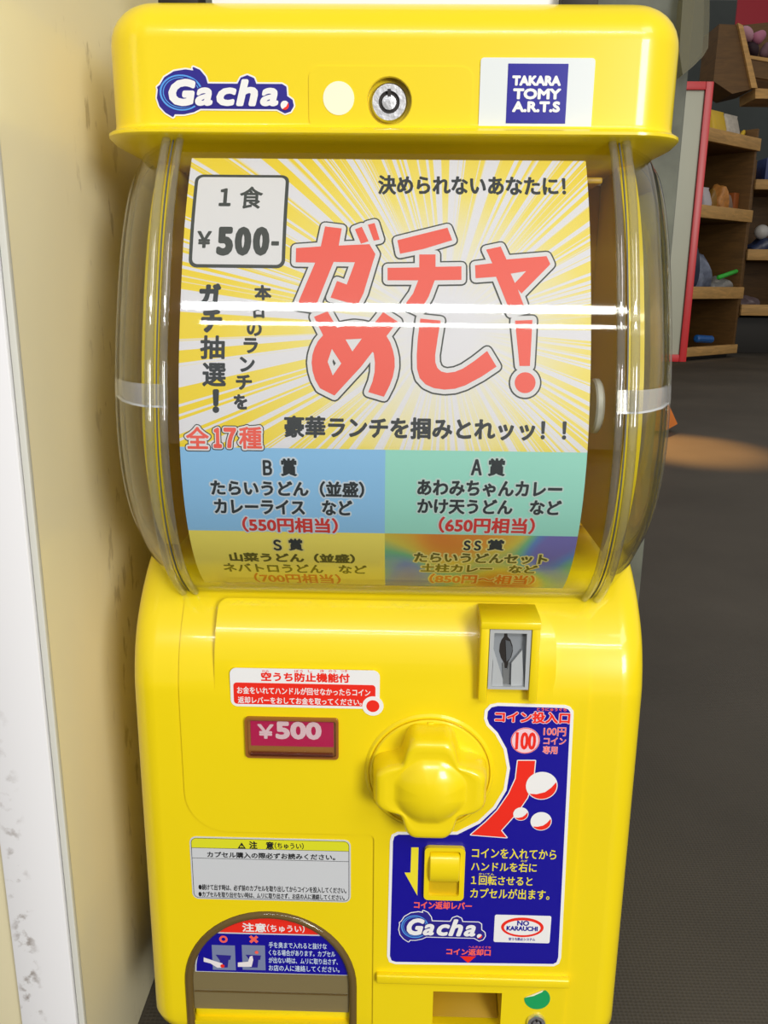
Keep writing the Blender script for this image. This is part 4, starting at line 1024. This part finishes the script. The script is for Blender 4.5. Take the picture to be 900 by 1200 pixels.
# ============================================================ TOY SHELVES FAR BEHIND
B = Vector((2.70, 7.13, 0)); A = Vector((1.53, 6.13, 0)); ax = (B - A).normalized(); dp = Vector((-ax.y, ax.x, 0))
def loc_m(o_): return Matrix(((ax.x, dp.x, 0, o_.x), (ax.y, dp.y, 0, o_.y), (0, 0, 1, o_.z), (0, 0, 0, 1)))
ML = loc_m(B)       # local x: along the front (negative to the left), y: into the shelf, z up
sh = thing('toy_shelf', 'tall wooden toy shelf with deep lipped bins behind the board', 'shelf', B)
def lbox(name, m_, par, *b, bevel=.004, M=ML):
    bm = bmesh.new(); box(bm, *b, mtx=M); return bm_obj(name, bm, m_, par, bevel)
LW = 2.0; DPT = .62
lbox('side_panel', WOODD, sh, -.03, 0, 0, DPT, .03, 1.72); lbox('side_panel', WOODD, sh, -LW, -LW + .03, 0, DPT, .03, 1.72)
lbox('back_panel', WOODD, sh, -LW, 0, DPT, DPT + .02, .03, 1.72)
lev = [(.03, .10), (.46, .55), (1.04, 1.13), (1.56, 1.65)]
for a, b in lev:
    lbox('shelf_board', WOODD, sh, -LW + .03, -.03, .02, DPT, a, a + .03)
    lbox('lip', WOODL, sh, -LW, .01, -.02, .02, a, b)
lbox('plinth', STAND, sh, -LW + .02, -.02, .05, DPT, 0, .03)
def item(name, label, cat, kind, size, m_, lx_, ly_, lz_, rot=0.0, M=None, extra=None):
    if M is None: lx_ *= .55; size = (size[0] * .62, size[1], size[2])
    M = M or ML; pos = M @ Vector((lx_, ly_, lz_)); a, b, c_ = size
    bm = bmesh.new(); R = Matrix.Rotation(rot, 4, 'Z'); Mx = Matrix.Translation(pos) @ M.to_3x3().to_4x4() @ R
    if kind == 'pouch':
        for_rings = []
        for t, sx, sy in ((0, .92, .35), (.12, 1, .9), (.45, .96, 1), (.8, .9, .5), (.93, .94, .12), (1, .97, .1)):
            for_rings.append([tuple(Mx @ Vector((x_ * sx + random.uniform(-.02, .02) * a, y_ * sy, t * c_))) for x_, y_ in rrect(-a / 2, a / 2, -b / 2, b / 2, min(a, b) * .3, n=3)])
        loft(bm, for_rings)
    elif kind == 'box': box(bm, -a / 2, a / 2, -b / 2, b / 2, 0, c_, mtx=Mx)
    elif kind == 'ball':
        bmesh.ops.create_icosphere(bm, subdivisions=3, radius=a / 2, matrix=Mx @ Matrix.Translation((0, 0, a / 2)))
    elif kind == 'stick':
        L = a; Rm = Mx @ Matrix.Translation((0, 0, b / 2)) @ Matrix.Rotation(-c_, 4, 'Y')
        loft(bm, [[tuple(Rm @ Vector((x_, r_ * math.cos(q), r_ * math.sin(q)))) for q in [2 * math.pi * j / 10 for j in range(10)]] for x_, r_ in ((0, b * .3), (.01, b / 2), (L - .02, b / 2), (L, b * .25))])
    elif kind == 'blob':
        bmesh.ops.create_icosphere(bm, subdivisions=3, radius=.5)
        for v in bm.verts:
            n_ = 1 + .14 * math.sin(v.co.x * 9 + v.co.z * 7) + .1 * math.cos(v.co.y * 11 + a * 30)
            v.co = Vector((v.co.x * a * n_, v.co.y * b * n_, (v.co.z * n_ + .48) * c_))
        bmesh.ops.transform(bm, matrix=Mx, verts=bm.verts)
    if extra: extra(bm, Mx)
    o = bm_obj(name, bm, m_, None, .004 if kind == 'box' else 0, loc=pos)
    o['label'] = label; o['category'] = cat
    return o
cm = lambda n, r, g, b, rg=.4, **k: mat(n, srgb(r, g, b), rg, **k)
PY = cm('yellow_packet', 226, 190, 50); PW = cm('pale_packet', 205, 200, 190, noise=.2, nscale=30); PB = cm('violet_packet', 110, 110, 150)
item('toy_packet', 'yellow toy packet on the top shelf lip', 'packet', 'pouch', (.30, .10, .22), PY, -.76, .12, 1.59)
item('toy_packet', 'pale white and green toy packet right of the yellow one', 'packet', 'pouch', (.32, .10, .22), PW, -.38, .13, 1.59)
item('toy_packet', 'bluish violet toy packet standing behind the yellow one', 'packet', 'pouch', (.22, .08, .42), PB, -.58, .38, 1.59)
item('toy_stick', 'short yellow stick leaning beside the pale packet', 'toy', 'stick', (.20, .035, .9), PY, -.22, .10, 1.60)
item('toy_bottle', 'small white toy at the left end of the second shelf', 'toy', 'pouch', (.16, .1, .20), cm('white_toy', 200, 196, 205), -.92, .10, 1.07)
item('toy_figure', 'small orange toy in the middle of the second shelf', 'toy', 'blob', (.22, .14, .24), cm('orange_toy', 205, 140, 70, noise=.3, nscale=30), -.50, .12, 1.07)
item('toy_figure', 'dark yellow toy left of the orange one', 'toy', 'blob', (.12, .1, .2), cm('ochre_toy', 150, 110, 40), -.70, .12, 1.07)
item('toy_figure', 'grey-brown toy right of the orange one', 'toy', 'blob', (.18, .1, .18), cm('grey_brown_toy', 140, 118, 104), -.31, .12, 1.07)
item('toy_box', 'flat rust red box at the right end of the second shelf', 'box', 'box', (.12, .12, .19), cm('rust_box', 165, 90, 40), -.15, .14, 1.07)
SB = cm('silver_blue_film', 130, 140, 165, .2, noise=.3, nscale=22)
item('toy_bag', 'silvery blue bagged toy slumped on the third shelf', 'bag', 'blob', (.42, .22, .30), SB, -.68, .18, .49)
item('toy_bag', 'dark navy toy bag left of the silvery one', 'bag', 'blob', (.18, .2, .38), cm('navy_film', 62, 68, 88, .25), -1.02, .16, .49)
item('toy_bag', 'flat crinkled clear bag right of the green stick', 'bag', 'blob', (.32, .2, .14), cm('grey_film', 150, 150, 150, .25), -.22, .14, .49)
item('toy_stick', 'bright green stick laid over the silvery bag', 'toy', 'stick', (.46, .035, .2), cm('green_toy', 60, 200, 70), -.58, .03, .60)
item('toy_stick', 'blue tube shaped toy on the bottom shelf', 'toy', 'stick', (.38, .06, -.06), cm('blue_toy', 30, 100, 180), -.98, .03, .13)
# upper display bin with its slanted side and pink toys
M2 = Matrix.Translation(Vector((2.78, 7.6, 0)))
ub = thing('display_bin', 'slanted wooden display bin with light front edge on top of the shelf', 'bin', (2.62, 7.30, 1.68))
PB1 = Plane(7.2)
sp1 = px_loop(PB1, [(843, 28), (864, 29), (883, 104), (858, 110), (836, 95)])
plate('side_panel', PB1, [sp1], -.35, 0, WOODD, ub)
plate('front_edge', PB1, [px_loop(PB1, [(863, 28), (869, 31), (886, 104), (879, 104)])], -.03, .03, WOODL, ub)
plate('front_rail', PB1, [px_loop(PB1, [(877, 65), (960, 78), (962, 84), (878, 69)])], -.03, .01, WOODL, ub)
plate('front_board', PB1, [px_loop(PB1, [(878, 69), (962, 84), (966, 104), (882, 90)])], -.03, 0, WOODD, ub)
plate('bottom_board', PB1, [px_loop(PB1, [(884, 104), (960, 108), (960, 117), (884, 116)])], -.30, .02, WOODL, ub)
plate('back_board', Plane(7.52), [px_loop(Plane(7.52), [(864, 30), (960, 20), (960, 112), (884, 112)])], -.02, 0, WOODD, ub)
PN = Plane(7.12)
for nm, lb, x_, y_, s_, c_ in (('plush_toy', 'pale pink round plush toy at the left of the upper bin', 875, 40, .054, (200, 150, 170)), ('plush_toy', 'bright pink plush toy beside the pale one', 890, 43, .05, (190, 120, 150)), ('plush_toy', 'dark purple plush toy under the pink ones', 882, 58, .056, (46, 26, 38)), ('plush_toy', 'greyish pink plush toy at the right of the upper bin', 898, 60, .054, (130, 100, 112))):
    u_, v_ = Plane(7.35).uv(x_, y_); bm = bmesh.new(); bmesh.ops.create_icosphere(bm, subdivisions=3, radius=s_)
    for v in bm.verts: v.co *= 1 + .18 * math.sin(v.co.x * 40 + v.co.z * 30 + x_)
    bmesh.ops.translate(bm, verts=bm.verts, vec=(u_, 7.35, v_))
    o = bm_obj(nm, bm, cm('plush_%d' % x_, *c_, .7), None, loc=(u_, 7.35, v_)); o['label'] = lb; o['category'] = 'toy'
RP = Plane(8.2)
o = plate('banner', RP, [px_loop(RP, [(868, -30), (960, -30), (960, 60), (861, 38)])], -.02, 0, cm('red_banner', 178, 26, 50, .4), None)
o['label'] = 'plain red banner behind the pink toys'; o['category'] = 'banner'
# second shelf unit further right
M3 = Matrix.Translation((2.86, 7.45, 0))
s2 = thing('toy_shelf', 'second wooden toy shelf, partly seen at the right edge', 'shelf', (3.2, 7.6, 0))
for nm, m_, b_ in (('side_panel', WOODD, (-.04, -.01, 0.05, .6, .30, 1.55)), ('back_panel', WOODD, (-.04, 1.3, .6, .62, .30, 1.55)), ('side_panel', WOODD, (1.27, 1.3, .05, .6, 0.0, 1.55)), ('plinth', STAND, (-.02, 1.27, .1, .6, 0, .30))):
    lbox(nm, m_, s2, *b_, M=M3)
P3 = Plane(7.45); lvl = []
for y0_, y1_ in ((210, 222), (292, 305), (357, 370)):
    z1_ = P3.uv(890, y0_)[1]; z0_ = P3.uv(890, y1_)[1]; lvl.append(z0_)
    lbox('lip', WOODL, s2, -.02, 1.28, 0, .04, z0_, z1_, M=M3); lbox('shelf_board', WOODD, s2, -.01, 1.27, .04, .6, z0_, z0_ + .03, M=M3)
item('toy_box', 'blue box with a pale rim on the right shelf, top level', 'box', 'box', (.30, .2, .22), cm('blue_box', 50, 70, 130), .22, .16, lvl[0] + .03, M=M3)
item('toy_ball', 'white ball on the right shelf, middle level', 'ball', 'ball', (.12, .12, .12), cm('white_ball', 210, 210, 208), .12, .12, lvl[1] + .17, M=M3)
item('toy_bag', 'dark blue toy bag under the white ball', 'bag', 'blob', (.34, .2, .16), cm('dark_blue_film', 48, 60, 95, .3), .2, .16, lvl[1] + .03, M=M3)
item('toy_bag', 'small mauve grey toy heap on the right shelf, lowest level', 'bag', 'blob', (.22, .16, .13), cm('mauve_film', 120, 105, 110, .4), .08, .14, lvl[2] + .03, M=M3)

# orange block lying on the floor in the warm light
of = Vector((0.98, 3.33, 0))
bm = bmesh.new()
OP = Plane(3.33)
tri_ = px_loop(OP, [(740, 500), (778, 506), (794, 497), (781, 468), (770, 445)])
zs = min(p[1] for p in tri_); tri_ = [(x_, z_ - zs + .001) for x_, z_ in tri_]
o = plate('orange_block', OP, [tri_], -.05, 0, cm('orange_board', 235, 130, 40, .5, noise=.1), None); o['label'] = 'orange wedge shaped board standing on the dark floor'; o['category'] = 'board'
